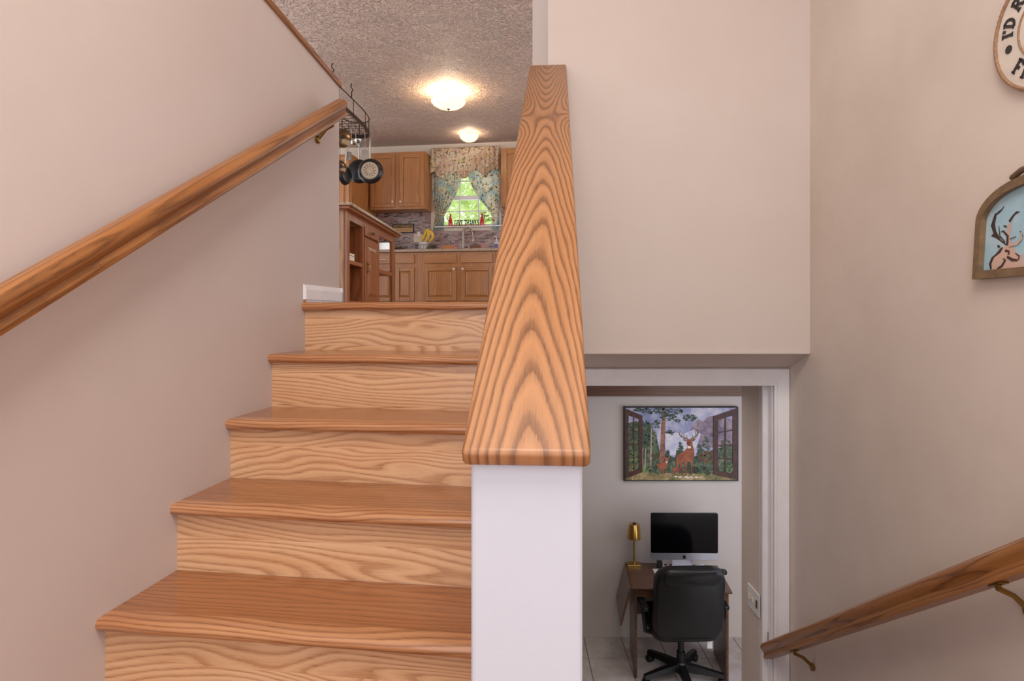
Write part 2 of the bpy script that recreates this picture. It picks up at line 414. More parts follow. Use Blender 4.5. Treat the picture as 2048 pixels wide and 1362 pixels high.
# middle wall: front face, sloped underside over the lower doorway, left return towards the hall
D1, D2 = 2.75, 2.97
XL, XR = 72 * D1 / FPX, 1.345
mb = MB()
z1, z2, z3 = -(707 - HZ) * D1 / FPX, -(736 - HZ) * D2 / FPX, -(771 - HZ) * D2 / FPX
prof = [(D1, z1), (D1, 2.62), (3.45, 2.62), (3.45, z3 + .01), (D2 + .003, z3 + .01), (D2 + .003, z2)]
lx = lambda d: XL + (41 * 3.45 / FPX - XL) * (d - D1) / (3.45 - D1)
mb.prism(prof, lambda p, q: (lx(p), p, q), lambda p, q: (XR, p, q))
struct(mb.build('wall_middle', WALL_M))
mb = MB().box(.232, XR - .028, D1 - .006, D1 + .006, z1 - .002, z1 + .011)
struct(mb.build('trim_2', WALL_M, bevel=.002))
# lower doorway: jambs and stub wall
mb = MB().box(1.249, 1.34, D2 + .012, 3.125, LOW, z3 + .008)
struct(mb.build('door_jamb', WHITE, bevel=.003)).name = 'trim_3'
mb = MB()
mb.prism([(1.2445, 3.125), (1.2445, 3.36), (1.45, 3.36), (1.45, 3.06), (1.345, 3.06), (1.345, 3.125)], lambda p, q: (p, q, LOW), lambda p, q: (p, q, -.30))
struct(mb.build('wall_office_right', WALL_R))
mb = MB().box(-1.6, .255, D2 + .003, 3.125, LOW, z3 + .01)
struct(mb.build('wall_office_front', WALL_O))
# door casing (trim round the lower doorway)
cas = empty('door_1', F0, None, None, None, 'structure')
def casing_profile(t):                         # t: 0 inner edge .. 1 outer edge -> projection
    return [(0, 0), (0, .012), (.012, .014), (.016, .010), (.022, .011), (.05, .016), (.07, .018), (.074, .016), (.078, 0)]
xi, xo, zi = 1.253, 1.327, z3
prof = casing_profile(0); sc_ = (xo - xi) / .078
MB().loft([[(xi + p * sc_, D2 + .002 - q, LOW) for p, q in prof], [(xi + p * sc_, D2 + .002 - q, zi + p * (z2 - z3) / .078) for p, q in prof]]).build('side_casing', WHITE, cas)
MB().loft([[(.25, D2 + .002 - q, zi + p * (z2 - z3) / .078) for p, q in prof], [(xi + p * sc_, D2 + .002 - q, zi + p * (z2 - z3) / .078) for p, q in prof]]).build('head_casing', WHITE, cas)
MB().box(xi - .03, xi - .004, D2 + .055, D2 + .07, LOW, zi).build('door_stop', WHITE, cas, bevel=.002)
MB().box(1.2465, 1.2495, 3.02, 3.05, -1.62, -1.545).build('strike_plate', BRASS, cas, bevel=.001)
# ceiling, kitchen floor, landing, office shell
struct(MB().box(-4.4, 3.2, -1.2, 9.4, CEILZ, CEILZ + .1).build('ceiling', CEIL))
b5 = 1.456 + .2562 * 4
mb = MB().prism([(0.0, b5 + .09), (0.94, b5 + .09), (1.02, 9.3), (-3.6, 9.3), (-3.6, yE), (-.0, yE)], lambda p, q: (p, q, FLK - .06), lambda p, q: (p, q, FLK))
struct(mb.build('floor_kitchen', TREAD_OAK), FS)
struct(MB().box(.05, 3.2, 3.46, 9.3, FLK - .06, FLK).build('floor_hall', TREAD_OAK))
mb = MB().prism([(-1.4, -1.2), (1.3, -1.2), (1.3, .9), (.12, .9), (.12, 1.75), (-1.4, 1.75)], lambda p, q: (p, q, LAND - .1), lambda p, q: (p, q, LAND))
struct(mb.build('floor_landing', TREAD_OAK))
OB = 5.08
struct(MB().box(-1.6, 3.2, OB, OB + .1, LOW - .05, -.2).build('wall_office_back', WALL_O))
struct(MB().box(-1.7, -1.6, 3.0, OB + .1, LOW - .05, -.2).build('wall_office_left', WALL_O))
struct(MB().box(3.2, 3.3, 3.0, OB + .1, LOW - .05, -.2).build('wall_office_east', WALL_O))
struct(MB().box(-1.7, 3.3, 3.46, OB + .1, -.25, -.2).build('ceiling_office', CEIL))
grout = plain('grout', (112, 102, 98), .8)
fl = struct(MB().box(-1.6, 3.2, .9, OB, LOW - .06, LOW - .004).build('floor_office', grout))
T = .3048; tm = None
for i in range(-1, 7):
    for j in range(6):
        x0 = .588 + T * (i - 1) ; y1 = OB if j == 0 else 4.765 - T * (j - 1); y0 = 4.765 if j == 0 else y1 - T
        if j and tm is not None:
            o = tm.copy(); COL.objects.link(o); o.location = (x0 + T / 2, y1 - T / 2, LOW - .004)
        else:
            h = (y1 - y0) / 2
            o = MB().box(-T / 2 + .003, T / 2 - .003, -h + .003, h - .003, 0, .004).build('tile', TILE, fl, loc=(x0 + T / 2, (y0 + y1) / 2, LOW - .004))
            if j: tm = o
# ceiling beam board in the office
bz0 = -(792.5 - HZ) * 4.98 / FPX
tag(MB().box(-1.55, 1.95, 4.98, OB, bz0, bz0 + .14).build('ceiling_beam', BEAM, bevel=.003), 'dark brown wooden board along the top of the office wall', 'beam')
# kitchen end wall with the window hole
def kb(px, py, c=0.0): return FB.py(px, py, c)
wx0 = kb(880, 400)[0]; wx1 = kb(994, 400)[0]; wz0 = kb(930, 453)[1]; wz1 = kb(930, 322)[1]
mb = MB()
mb.box(-3.6, wx0, 0, .12, FLK, CEILZ + .02).box(wx1, 3.2, 0, .12, FLK, CEILZ + .02).box(wx0, wx1, 0, .12, FLK, wz0).box(wx0, wx1, 0, .12, wz1, CEILZ + .02)
struct(mb.build('wall_kitchen', WALL_K), FB)
cz = kb(900, 497, -.64)[1]                       # worktop height
ux0 = kb(739.3, 400, -.33)[0]; ux1 = kb(850.3, 400, -.33)[0]; uz0 = kb(795, 418.6, -.33)[1]; uz1 = kb(795, 304.5, -.33)[1]
bsx = kb(862, 440)[0]
mb = MB().box(-3.2, bsx, -.008, 0, cz, uz0 + .02).box(bsx, kb(1003, 440)[0], -.008, 0, cz, kb(930, 460.5)[1]).box(kb(1003, 440)[0], 2.4, -.008, 0, cz, uz0 + .02)
struct(mb.build('trim_4', MOSAIC), FB)['label'] = 'mosaic tile backsplash'

# window
win = empty('window_1', FB, None, None, None, 'structure')
WV = plain('window_white', (236, 234, 232), .35, var=.02)
cw = .055
MB().box(wx0 - cw, wx0, -.016, 0, wz0 - .05, wz1 + cw).build('casing', WV, win); MB().box(wx1, wx1 + cw, -.016, 0, wz0 - .05, wz1 + cw).build('casing', WV, win)
MB().box(wx0, wx1, -.016, 0, wz1, wz1 + cw).build('casing', WV, win)
MB().box(wx0 - .07, wx1 + .07, -.075, .06, wz0 - .016, wz0).build('sill', WV, win, bevel=.004)
MB().box(wx0 - .06, wx1 + .06, -.018, 0, wz0 - .066, wz0 - .016).build('apron', WALL_K, win, bevel=.004)
zm0, zm1 = kb(930, 398)[1], kb(930, 390)[1]
fb_ = .028
for (a, b, y0) in ((wz0, zm1, .05), (zm0, wz1, .075)):
    s = MB().box(wx0, wx0 + fb_, y0, y0 + .03, a, b).box(wx1 - fb_, wx1, y0, y0 + .03, a, b).box(wx0 + fb_, wx1 - fb_, y0, y0 + .03, a, a + fb_ + .01).box(wx0 + fb_, wx1 - fb_, y0, y0 + .03, b - (zm1 - zm0), b).build('sash', WV, win)
    W = (wx1 - wx0)
    for k in (1, 2): MB().box(wx0 + W * k / 3 - .008, wx0 + W * k / 3 + .008, y0 + .006, y0 + .022, a, b).build('glazing_bar', WV, s)
    MB().box(wx0, wx1, y0 + .006, y0 + .022, (a + b) / 2 - .008, (a + b) / 2 + .008).build('glazing_bar', WV, s)
    for i in range(3):
        for j in range(2):
            MB().box(wx0 + W * i / 3 + .008, wx0 + W * (i + 1) / 3 - .008, y0 + .012, y0 + .016, a + (b - a) * j / 2 + .008, a + (b - a) * (j + 1) / 2 - .008).build('pane', GLASS, s)

# ================================================================== STAIRS
kwx = lambda y: None
kn = Vector((math.cos(FK.yaw), math.sin(FK.yaw), 0)); kl = FK.m @ Vector((-.0705, 0, 0))
def to_knee(y, z):                              # local x on the stairs frame where the half wall's left face stands
    o = FS.m @ Vector((0, y, z)); d = FS.m.to_3x3() @ Vector((1, 0, 0))
    return (kl - o).dot(kn) / d.dot(kn)
st = empty('staircase', sub_frame(FS, 0, 1.45, LAND), 'oak staircase of broad treads climbing to the kitchen beside the left wall', 'stairs')
OY = 1.45
RUN, RISE, NO = .2562, .19, .03
def pr(poly, name, mat, smooth=True):
    mb = MB().prism(poly, lambda p, q: (0.0, p - OY, q - LAND), lambda p, q: (to_knee(p, q) - .0005, p - OY, q - LAND))
    return mb.build(name, mat, st, smooth=smooth)
for k in range(5):
    y = 1.456 + RUN * k; z = -.71 + RISE * k; th = .031
    back = y + RUN + NO - .001 if k < 4 else y + .089
    # nosing: half round front strip, then the tread boards behind it
    nose = [(y + .055, z), (y + .012, z)] + [(y + .0145 - .0145 * math.sin(R(a)), z - th / 2 + th / 2 * math.cos(R(a))) for a in (20, 45, 70, 90, 110, 135, 160)] + [(y + .012, z - th), (y + .055, z - th)]
    t_ = pr([(y + .0555, z), (y + .0555, z - th), (back, z - th), (back, z)], 'tread', TREAD_OAK, False)
    n_ = MB().prism(nose, lambda p, q: (0.0, p - OY, q - LAND), lambda p, q: (to_knee(p, q) - .0005, p - OY, q - LAND)).build('nosing', NOSE_OAK, t_, smooth=True)
    pr([(y + NO, z - th), (y + NO, z - RISE), (y + NO + .018, z - RISE), (y + NO + .018, z - th)], 'riser', RISER_OAK, False)
# flight down to the office on the right (below the picture)
sd = empty('lower_staircase', Frame((.25, .9, LOW)), 'flight of oak steps leading down to the office doorway', 'stairs')
for k in range(8):
    y = .254 * k; z = LAND - .193 * (k + 1) - LOW
    MB().box(0, 1.02, y - .02, y + .258, z - .03, z).build('tread', TREAD_OAK, sd, bevel=.004)
    MB().box(0, 1.02, y, y + .018, z, z + .193 - (.03 if k else .1)).build('riser', RISER_OAK, sd)

# half wall post with the sloping oak cap
bn = empty('stair_half_wall', sub_frame(FK, 0, 0, LAND), 'white half wall post topped by a broad sloping oak cap', 'half wall')
cosk = math.cos(FK.yaw); L_ = (D1 - .78) / cosk
CAPZ0 = -(905 - HZ) * .76 / FPX; SL = .644 * cosk
capz = lambda y: CAPZ0 - .024 + SL * (y + .02 / cosk)
mb = MB().prism([(0, 0), (.16, 0), (.16, LOW - LAND), (L_ - .012, LOW - LAND), (L_ - .012, capz(L_ - .012) - LAND), (0, capz(0) - LAND)], lambda p, q: (-.0705, p, q), lambda p, q: (.0705, p, q))
mb.build('post_body', POSTW, bn, bevel=.006, seg=3)
ang = math.atan(SL); CL = (L_ + .02) / math.cos(ang)
cap = MB().box(-.0797, .0797, 0, CL - .02, -.026, 0).build('cap', CAP_OAK, bn, bevel=.008, seg=4, loc=(0, -.024, CAPZ0 - LAND), rot=(ang, 0, 0))
for p in cap.data.polygons: p.use_smooth = True
cap.data.set_sharp_from_angle(angle=R(50))

# baseboard at the head of the stairs
bbp = [(0, FLK + .012), (.014, FLK + .012), (.014, FLK + .052), (.011, FLK + .058), (.009, FLK + .066), (.004, FLK + .072), (0, FLK + .072)]
bb = MB().prism(bbp, lambda p, q: (p + .0005, b5 + .012, q), lambda p, q: (p + .0005, yE + .014, q)).prism([(p, q) for p, q in bbp], lambda p, q: (-.12, yE + p, q), lambda p, q: (.0145, yE + p, q))
struct(bb.build('baseboard_left', WHITE), FS)
struct(MB().box(.0005, .011, b5 + .02, yE + .01, FLK, FLK + .0115).build('trim_5', NOSE_OAK), FS)

# ================================================================== HANDRAILS
RP = [(-.020, 0), (.020, 0), (.0225, .004), (.0225, .011), (.018, .016), (.0165, .023), (.0205, .030), (.0265, .036), (.029, .044), (.0275, .053), (.021, .061), (.010, .0655)]
RP = RP + [(-x, z) for x, z in reversed(RP[2:])]
def handrail(fr, x, y0, z0, y1, z1, label, brs, side, s=1.0, plumb=False):
    root = empty('handrail', sub_frame(fr, x, y0, z0), label, 'handrail', None)
    L = math.hypot(y1 - y0, z1 - z0); a = math.atan2(z1 - z0, y1 - y0)
    mb = MB().loft([[(p * s, 0, q * s) for p, q in RP], [(p * s, L * .5, q * s) for p, q in RP], [(p * s, L, q * s) for p, q in RP]])
    mb.build('rail', RAIL_OAK, root, smooth=True, rot=(a, 0, 0))
    for y in brs:
        z = (y - y0) * math.tan(a)
        d = abs(x); yy = y - y0
        mb = MB().tube([(0, yy, z - .001), (0, yy, z - .012), (side * d * .45, yy, z - .030), (side * d * .8, yy, z - .058), (side * (d - .006), yy, z - .066)], [.0075, .0075, .007, .008, .009], 8)
        b = mb.build('bracket', BRASS, root, smooth=True)
        m = Matrix.Translation((side * (d - .007), yy, z - .07)) @ Matrix.Rotation(R(90), 4, 'Y')
        MB().lathe([(.0, -.006), (.017, -.006), (.017, .002), (.013, .006), (0, .006)], n=16, m=m).build('wall_plate', BRASS, b, smooth=True)
        m = Matrix.Translation((0, yy, z)) @ Matrix.Rotation(a, 4, 'X')
        MB().box(-.012, .012, -.024, .024, -.004, -.0005, m).build('saddle', BRASS, b, bevel=.001)
    return root
# left: bottom edge fitted at both ends on the plane of the rail
xl = .072
ya, za = FS.px(0, 660, xl); yb, zb = FS.px(676, 238, xl)
k_ = (zb - za) / (yb - ya); y0 = ya - .55
handrail(FS, xl, y0, za - .55 * k_, yb + .05, zb + .05 * k_, 'long oak handrail on the left wall rising beside the upper stairs', [.62, yb - .05], -1, 1.08)
xr = -.085
ya, za = FR.px(2048, 1150, xr); yb, zb = FR.px(1538, 1318, xr)
k_ = (zb - za) / (yb - ya)
handrail(FR, xr, ya - .5, za - .5 * k_, yb, zb, 'oak handrail on the right wall sloping down towards the office door', [ya + .08, yb - .28], 1, 1.08)

# ================================================================== KITCHEN CABINETS
def knob(parent, x, y, z, mat=PORCELAIN):
    m = Matrix.Translation((x, y, z)) @ Matrix.Rotation(R(90), 4, 'X')
    MB().lathe([(0, 0), (.007, 0), (.006, .012), (.015, .017), (.016, .024), (.010, .029), (0, .030)], n=12, m=m).build('knob', mat, parent, smooth=True)
def panel_door(parent, x0, x1, z0, z1, yf, kx=None, kz=None, name='door', fw=.055, raised=True):
    """frame and panel door whose face stands at y = yf (towards -y)"""
    a, b, c, e = x0 + fw, x1 - fw, z0 + fw, z1 - fw
    if raised:
        g = .028
        mb = MB().loft([[(a, yf + .019, c), (b, yf + .019, c), (b, yf + .019, e), (a, yf + .019, e)], [(a, yf + .015, c), (b, yf + .015, c), (b, yf + .015, e), (a, yf + .015, e)], [(a + g, yf + .002, c + g), (b - g, yf + .002, c + g), (b - g, yf + .002, e - g), (a + g, yf + .002, e - g)]])
    else:
        mb = MB().box(a + .004, b - .004, yf + .013, yf + .0195, c + .004, e - .004)
    d = mb.build(name, CAB_OAK, parent)
    for p, q in ((x0, a), (b, x1)): MB().box(p, q, yf, yf + .0195, z0, z1).build('stile', CAB_OAK, d, bevel=.004)
    for p, q in ((z0, c), (e, z1)): MB().box(a + .0005, b - .0005, yf + .0005, yf + .0195, p, q).build('rail', CAB_OAKH, d, bevel=.004)
    if kx is not None: knob(d, kx, yf, kz)
    return d
def carcass(parent, x0, x1, y0, y1, z0, z1, name='body', mat=None):
    return MB().box(x0, x1, y0, y1, z0, z1).build(name, mat or CAB_OAK, parent, bevel=.002)
# upper cabinet left of the window
c = empty('wall_cabinet', sub_frame(FB, (ux0 + ux1) / 2, 0, uz0), 'oak wall cabinet with two doors left of the curtained window', 'cabinet')
hw = (ux1 - ux0) / 2; hh = uz1 - uz0
carcass(c, -hw, hw, -.33, -.001, 0, hh)
def ux(px): return kb(px, 360, -.35)[0] - (ux0 + ux1) / 2
panel_door(c, ux(741.5), ux(789.5), .03, hh - .03, -.35, ux(785.5), .03 + .07, raised=False)
panel_door(c, ux(798.7), ux(847.6), .03, hh - .03, -.35, ux(801.5), .03 + .07, raised=False)
# upper cabinet right of the window
rx0 = kb(1002, 350, -.33)[0]; rz0 = kb(1002, 413, -.33)[1]; rz1 = kb(1015, 296, -.33)[1]
c = empty('wall_cabinet', sub_frame(FB, rx0, 0, rz0), 'oak wall cabinet right of the window partly hidden by the sloping cap', 'cabinet')
carcass(c, 0, .78, -.33, -.001, 0, rz1 - rz0)
panel_door(c, .03, .375, .03, rz1 - rz0 - .03, -.35, .34, .1, raised=False); panel_door(c, .405, .75, .03, rz1 - rz0 - .03, -.35, .44, .1, raised=False)
# deep cabinet further left, seen past the pots
tx1 = kb(702.5, 350, -.95)[0]; tz1 = kb(702, 308, -.95)[1]
c = empty('tall_cabinet', sub_frame(FB, tx1, 0, FLK), 'tall oak pantry cabinet standing behind the hanging pans', 'cabinet')
carcass(c, -.75, 0, -.95, -.001, 0, tz1 - FLK)
panel_door(c, -.36, -.02, 1.0, tz1 - FLK - .03, -.97, -.33, 1.08); panel_door(c, -.73, -.38, 1.0, tz1 - FLK - .03, -.97, -.41, 1.08)
panel_door(c, -.36, -.02, .06, .97, -.97, -.33, .9); panel_door(c, -.73, -.38, .06, .97, -.97, -.41, .9)
# base cabinets
def bx(px): return kb(px, 520, -.62)[0]
def bz(py): return kb(900, py, -.62)[1] - FLK
units = [(789.5 - 47, 789.5 - 1, 'oak base cabinet behind the open end of the island', [(744, 787)]),
         (788.5, 834, 'narrow oak base cabinet under the kitchen sign', [(790.5, 828)]),
         (834, 990, 'wide oak sink cabinet with two doors below the window', [(849, 912), (921.6, 985)]),
         (990, 1040, 'oak base cabinet at the right end beyond the half wall cap', [(995, 1036)])]
for x0, x1, lab, cols in units:
    a, b = bx(x0), bx(x1); m = (a + b) / 2
    c = empty('base_cabinet', sub_frame(FB, m, 0, FLK), lab, 'cabinet')
    carcass(c, a - m + .001, b - m - .001, -.60, -.01, .1, cz - FLK - .041)
    MB().box(a - m + .001, b - m - .001, -.53, -.02, 0, .1).build('toe_kick', plain('toe_kick_dark', (70, 44, 28), .6), c)
    for i, (p, q) in enumerate(cols):
        u, v = bx(p) - m, bx(q) - m
        d = MB().box(u, v, -.62, -.601, bz(526), bz(508)).build('drawer_front', CAB_OAKH, c, bevel=.004)
        kx = None
        if len(cols) == 2: kx = (v - .03) if i == 0 else (u + .03)
        elif x0 == 742.5:
            kx = v - .04
            MB().tube([((u + v) / 2 - .05, -.62, bz(518)), ((u + v) / 2 - .045, -.645, bz(518)), ((u + v) / 2 + .045, -.645, bz(518)), ((u + v) / 2 + .05, -.62, bz(518))], .006, 8).build('pull', PORCELAIN, d, smooth=True)
        panel_door(c, u, v, .14, bz(533.5), -.62, kx, bz(537.5) - .005)
wt = MB().box(bx(742.5), bx(1042), -.645, -.009, -.04, 0).build('worktop', GRANITE, bevel=.008, seg=3)
place(wt, sub_frame(FB, 0, 0, cz)); tag(wt, 'speckled brown granite worktop along the kitchen window wall', 'worktop')

# curtains
def curtain(name, label, x_of, z0, z1, y, folds, amp, nx=48, nz=24, bottom=None, seed=0, extra=None):
    r = random.Random(seed); ph = r.random() * 6; v = []; f = []
    for j in range(nz + 1):
        t = j / nz
        for i in range(nx + 1):
            s = i / nx; zb_ = bottom(s) if bottom else z0
            z = z1 + (zb_ - z1) * t; xa, xb = x_of(t)
            yy = y + amp * math.sin(s * folds * 2 * math.pi + ph + .5 * math.sin(5 * s)) * (.55 + .45 * math.sin(3 * s + 2 * t + seed)) - (extra(t) if extra else 0)
            v.append((xa + (xb - xa) * s, yy, z))
    for j in range(nz):
        for i in range(nx):
            a = j * (nx + 1) + i; f.append((a, a + 1, a + nx + 2, a + nx + 1))
    me = bpy.data.meshes.new(name); me.from_pydata(v, [], f); me.materials.append(FLORAL if name == 'valance' else FLORAL_BACKLIT)
    for p in me.polygons: p.use_smooth = True
    o = bpy.data.objects.new(name, me); COL.objects.link(o)
    md = o.modifiers.new('thickness', 'SOLIDIFY'); md.thickness = .002
    return o
vx0, vx1 = kb(861, 320, -.09)[0], kb(1000, 320, -.09)[0]
vt = kb(930, 295, -.09)[1]; W_ = vx1 - vx0
def vb(s):
    pts = [(0, 345), (.06, 342), (.11, 352), (.18, 357), (.23, 351), (.3, 347), (.38, 349), (.44, 356), (.5, 358), (.55, 353), (.58, 344), (.7, 341), (.74, 350), (.79, 357), (.83, 354), (.86, 344), (.93, 343), (1, 342)]
    for (a, p), (b, q) in zip(pts, pts[1:]):
        if a <= s <= b:
            k = (s - a) / (b - a); k = k * k * (3 - 2 * k); return kb(930, p + (q - p) * k, -.09)[1]
o = curtain('valance', '', lambda t: (vx0, vx1), 0, vt, -.112, 15, .03, 150, 14, vb, 3, lambda t: .012 * math.sin(min(1, t * 1.2) * math.pi))
place(o, FB); tag(o, 'gathered floral valance across the top of the kitchen window', 'valance')
ztie = kb(930, 428, -.05)[1]; zbot = kb(880, 461, -.05)[1]; zmid = kb(930, 350, -.05)[1]
def edge(pts):
    def f_(z_t):
        for (a, p), (b, q) in zip(pts, pts[1:]):
            if a <= z_t <= b: return p + (q - p) * (z_t - a) / (b - a)
        return pts[-1][1]
    return f_
tt = lambda py: (kb(930, py, -.05)[1] - vt) / (zbot - vt)
lin_in = edge([(0, 930)] + [(tt(p), x) for p, x in ((350, 924), (375, 917), (400, 905), (418, 895), (430, 888), (440, 888))] + [(1.0, 887)])
lin_out = edge([(0, 862)] + [(tt(p), x) for p, x in ((350, 863), (400, 866), (428, 871))] + [(1.0, 866)])
rin = edge([(0, 930)] + [(tt(p), x) for p, x in ((350, 935), (375, 945), (400, 960), (415, 973), (427, 982), (440, 984))] + [(1.0, 984)])
rout = edge([(0, 1000)] + [(tt(p), x) for p, x in ((400, 1000), (427, 998))] + [(1.0, 999)])
kx_ = lambda px: kb(px, 400, -.05)[0]
cl = empty('curtain', sub_frame(FB, kx_(875), -.05, zbot), 'left floral curtain panel tied back beside the oak wall cabinet', 'curtain', 'tied back window curtains')
o = curtain('panel', '', lambda t: (kx_(lin_out(t)), kx_(lin_in(t))), zbot, vt - .02, -.04, 8, .021, 90, 30, seed=5)
def reparent(o, root): 
    o.parent = root; f = Frame(root.location, math.degrees(root.rotation_euler.z)); 
    for vv in o.data.vertices: vv.co = f.i @ (FB.m @ vv.co)
reparent(o, cl)
cr = empty('curtain', sub_frame(FB, kx_(990), -.05, zbot), 'right floral curtain panel tied back close to the sloping cap', 'curtain', 'tied back window curtains')
o = curtain('panel', '', lambda t: (kx_(rin(t)), kx_(rout(t))), zbot, vt - .02, -.04, 8, .021, 90, 30, seed=8)
reparent(o, cr)
TIE = plain('tie_cord', (206, 186, 160), .7)
for root, a, b, za_, zb2 in ((cl, 871, 890, 423, 431), (cr, 981, 1001, 428, 421)):
    p0 = FB.py(a, za_, -.07); p1 = FB.py(b, zb2, -.07)
    pts = [(p0[0] + (p1[0] - p0[0]) * k / 8, -.066 - .012 * math.sin(k / 8 * math.pi), p0[1] + (p1[1] - p0[1]) * k / 8 - .012 * math.sin(k / 8 * math.pi)) for k in range(9)]
    o = MB().tube(pts, .007, 8).build('tieback', TIE, None, smooth=True); reparent(o, root)

# faucet
fx, fz = kb(925.8, 494, -.12)[0], cz
f_ = empty('faucet', sub_frame(FB, fx, -.12, cz), 'brushed gooseneck kitchen faucet rising in front of the mosaic tiles', 'faucet')
fh = kb(936, 456.5, -.12)[1] - cz; fr_ = (kb(945, 470, -.12)[0] - fx) / 2
path = [(0, 0, .0), (0, 0, .05), (0, 0, fh - fr_)] + [(fr_ - fr_ * math.cos(R(a)), -.0, fh - fr_ + fr_ * math.sin(R(a))) for a in range(15, 181, 15)] + [(2 * fr_ + .006, 0, fh - fr_ - .05)]
MB().tube(path, .0125, 10).build('spout', NICKEL, f_, smooth=True)
MB().lathe([(.026, 0), (.026, .008), (.018, .03), (.0155, .05), (.013, .06)], n=16).build('base', NICKEL, f_, smooth=True)
m = Matrix.Translation((2 * fr_ + .006, 0, fh - fr_ - .05)); MB().lathe([(.013, .005), (.016, -.01), (.018, -.05), (.019, -.075), (.012, -.078)], n=14, m=m).build('spray_head', NICKEL, f_, smooth=True)
MB().tube([(.012, -.01, .04), (.05, -.02, .055), (.075, -.025, .07)], [.007, .006, .005], 8).build('lever', NICKEL, f_, smooth=True)

# fruit basket, canister and bananas
bxc = kb(851, 490, -.3)[0]
bf = sub_frame(FB, bxc, -.3, cz)
b = empty('fruit_basket', bf, 'black wire fruit basket on the granite worktop', 'basket')
rr = abs(kb(871.5, 490, -.3)[0] - kb(831, 490, -.3)[0]) / 2
hb = .085
mb = MB()
for rad, z in ((rr, hb), (rr * .72, .004)):
    mb.tube([(rad * math.cos(R(k * 15)), rad * math.sin(R(k * 15)) * .8, z) for k in range(25)], .0032, 6)
mb.build('rim', IRON, b, smooth=True)
for k in range(20):
    a = R(k * 18)
    MB().tube([(rr * math.cos(a), rr * .8 * math.sin(a), hb), (rr * .98 * math.cos(a), rr * .78 * math.sin(a), hb * .5), (rr * .72 * math.cos(a), rr * .58 * math.sin(a), .004)], .0022, 5).build('wire', IRON, b, smooth=True)
o = MB().lathe([(.0, 0), (.055, 0), (.068, .02), (.07, .10), (.062, .125), (0, .128)], n=20).build('canister', plain('frosted_jar', (206, 200, 196), .25), smooth=True)
place(o, sub_frame(FB, bxc - .035, -.3, cz + .006)); tag(o, 'pale frosted tub standing inside the wire fruit basket', 'tub')
AVO = plain('dark_green_fruit', (66, 82, 34), .4)
for i, (dx, dy, s) in enumerate(((.07, -.03, .032), (.085, .05, .03))):
    o = MB().lathe([(0, -s), (s * .7, -s * .75), (s, 0), (s * .75, s * .8), (.0, s * 1.15)], n=14).build('avocado', AVO, smooth=True)
    place(o, sub_frame(FB, bxc + dx, -.3 + dy, cz + .008 + s)); tag(o, ['front green avocado at the right side of the fruit basket', 'rear green avocado at the right side of the fruit basket'][i], 'avocado', 'avocados in the basket')
BAN = plain('banana_skin', (222, 184, 62), .45, var=.14, vscale=20); BANT = plain('banana_tip', (92, 92, 40), .5)
bt = FB.py(852, 456, -.26)
bn_ = empty('banana_bunch', sub_frame(FB, bt[0], -.26, cz + .136), 'yellow banana bunch leaning upright in the fruit basket', 'bananas')
zt = bt[1] - cz - .136
for i, (dx, bend, yy) in enumerate(((-.085, .012, 0.0), (-.028, .05, -.018), (.02, .085, .012))):
    pts = []; rad = []
    for k in range(11):
        t = k / 10; x = dx * t + bend * math.sin(t * math.pi); pts.append((x + .004, yy * math.sin(t * math.pi / 2), zt - .012 - (zt - .004) * t)); rad.append([.006, .012, .018, .021, .0225, .023, .0225, .021, .018, .012, .005][k])
    MB().tube(pts, rad, 8).build('banana', BAN, bn_, smooth=True)
MB().tube([(0, 0, zt - .02), (.0, 0, zt + .012), (-.004, 0, zt + .028)], [.010, .009, .006], 8).build('stem', BANT, bn_, smooth=True)

# outlet cover and plug, kitchen plaque
IV = plain('ivory_plate', (222, 206, 180), .35)
p = FB.py(836, 476, -.01); o = empty('outlet', sub_frame(FB, p[0], -.009, p[1]), 'ivory wall outlet left of the bananas with a white night light', 'outlet')
MB().prism(rounded(.13, .125, .008), lambda u, v: (u, 0, v), lambda u, v: (u, -.006, v)).build('cover_plate', IV, o)
MB().prism(rounded(.045, .075, .012), lambda u, v: (u + .02, -.006, v + .05), lambda u, v: (u + .02, -.04, v + .05)).build('night_light', PORCELAIN, o)
p = FB.py(807, 457, -.01); pw_, ph_ = abs(kb(827.5, 457)[0] - kb(785.5, 457)[0]), .135
o = empty('kitchen_sign', sub_frame(FB, p[0], -.009, p[1]), 'small framed kitchen sign with dark border on the mosaic backsplash', 'sign')
MB().box(-pw_ / 2 + .014, pw_ / 2 - .014, -.010, -.0015, -ph_ / 2 + .014, ph_ / 2 - .014).build('board', plain('sign_tan', (206, 166, 112), .6), o)
mb = MB()
for a, b_, c_, d in ((-pw_ / 2, pw_ / 2, ph_ / 2 - .014, ph_ / 2), (-pw_ / 2, pw_ / 2, -ph_ / 2, -ph_ / 2 + .014), (-pw_ / 2, -pw_ / 2 + .014, -ph_ / 2, ph_ / 2), (pw_ / 2 - .014, pw_ / 2, -ph_ / 2, ph_ / 2)): mb.box(a, b_, -.018, -.001, c_, d)
mb.build('frame', plain('sign_frame', (44, 32, 28), .5), o)
mb = MB(); INK = plain('ink_dark', (58, 40, 34), .6)
wd = strokes(MB(), 'GRAMMAS KITCHEN', lambda p, q, d: (p, -d, q), .04, xs=1)
strokes(mb, 'GRAMMAS KITCHEN', lambda p, q, d: (p - (pw_ - .05) / 2, -.010 - d, q + .008), .04, xs=(pw_ - .05) / wd)
mb.build('lettering', INK, o)
mb = MB()
for j in range(2):
    for i in range(5): mb.box(-.1 + i * .045 + .01 * j, -.1 + i * .045 + .03, -.0112, -.0102, -.02 - .018 * j, -.014 - .018 * j)
mb.build('printed_lines', plain('ink_brown', (150, 104, 70), .6), o)

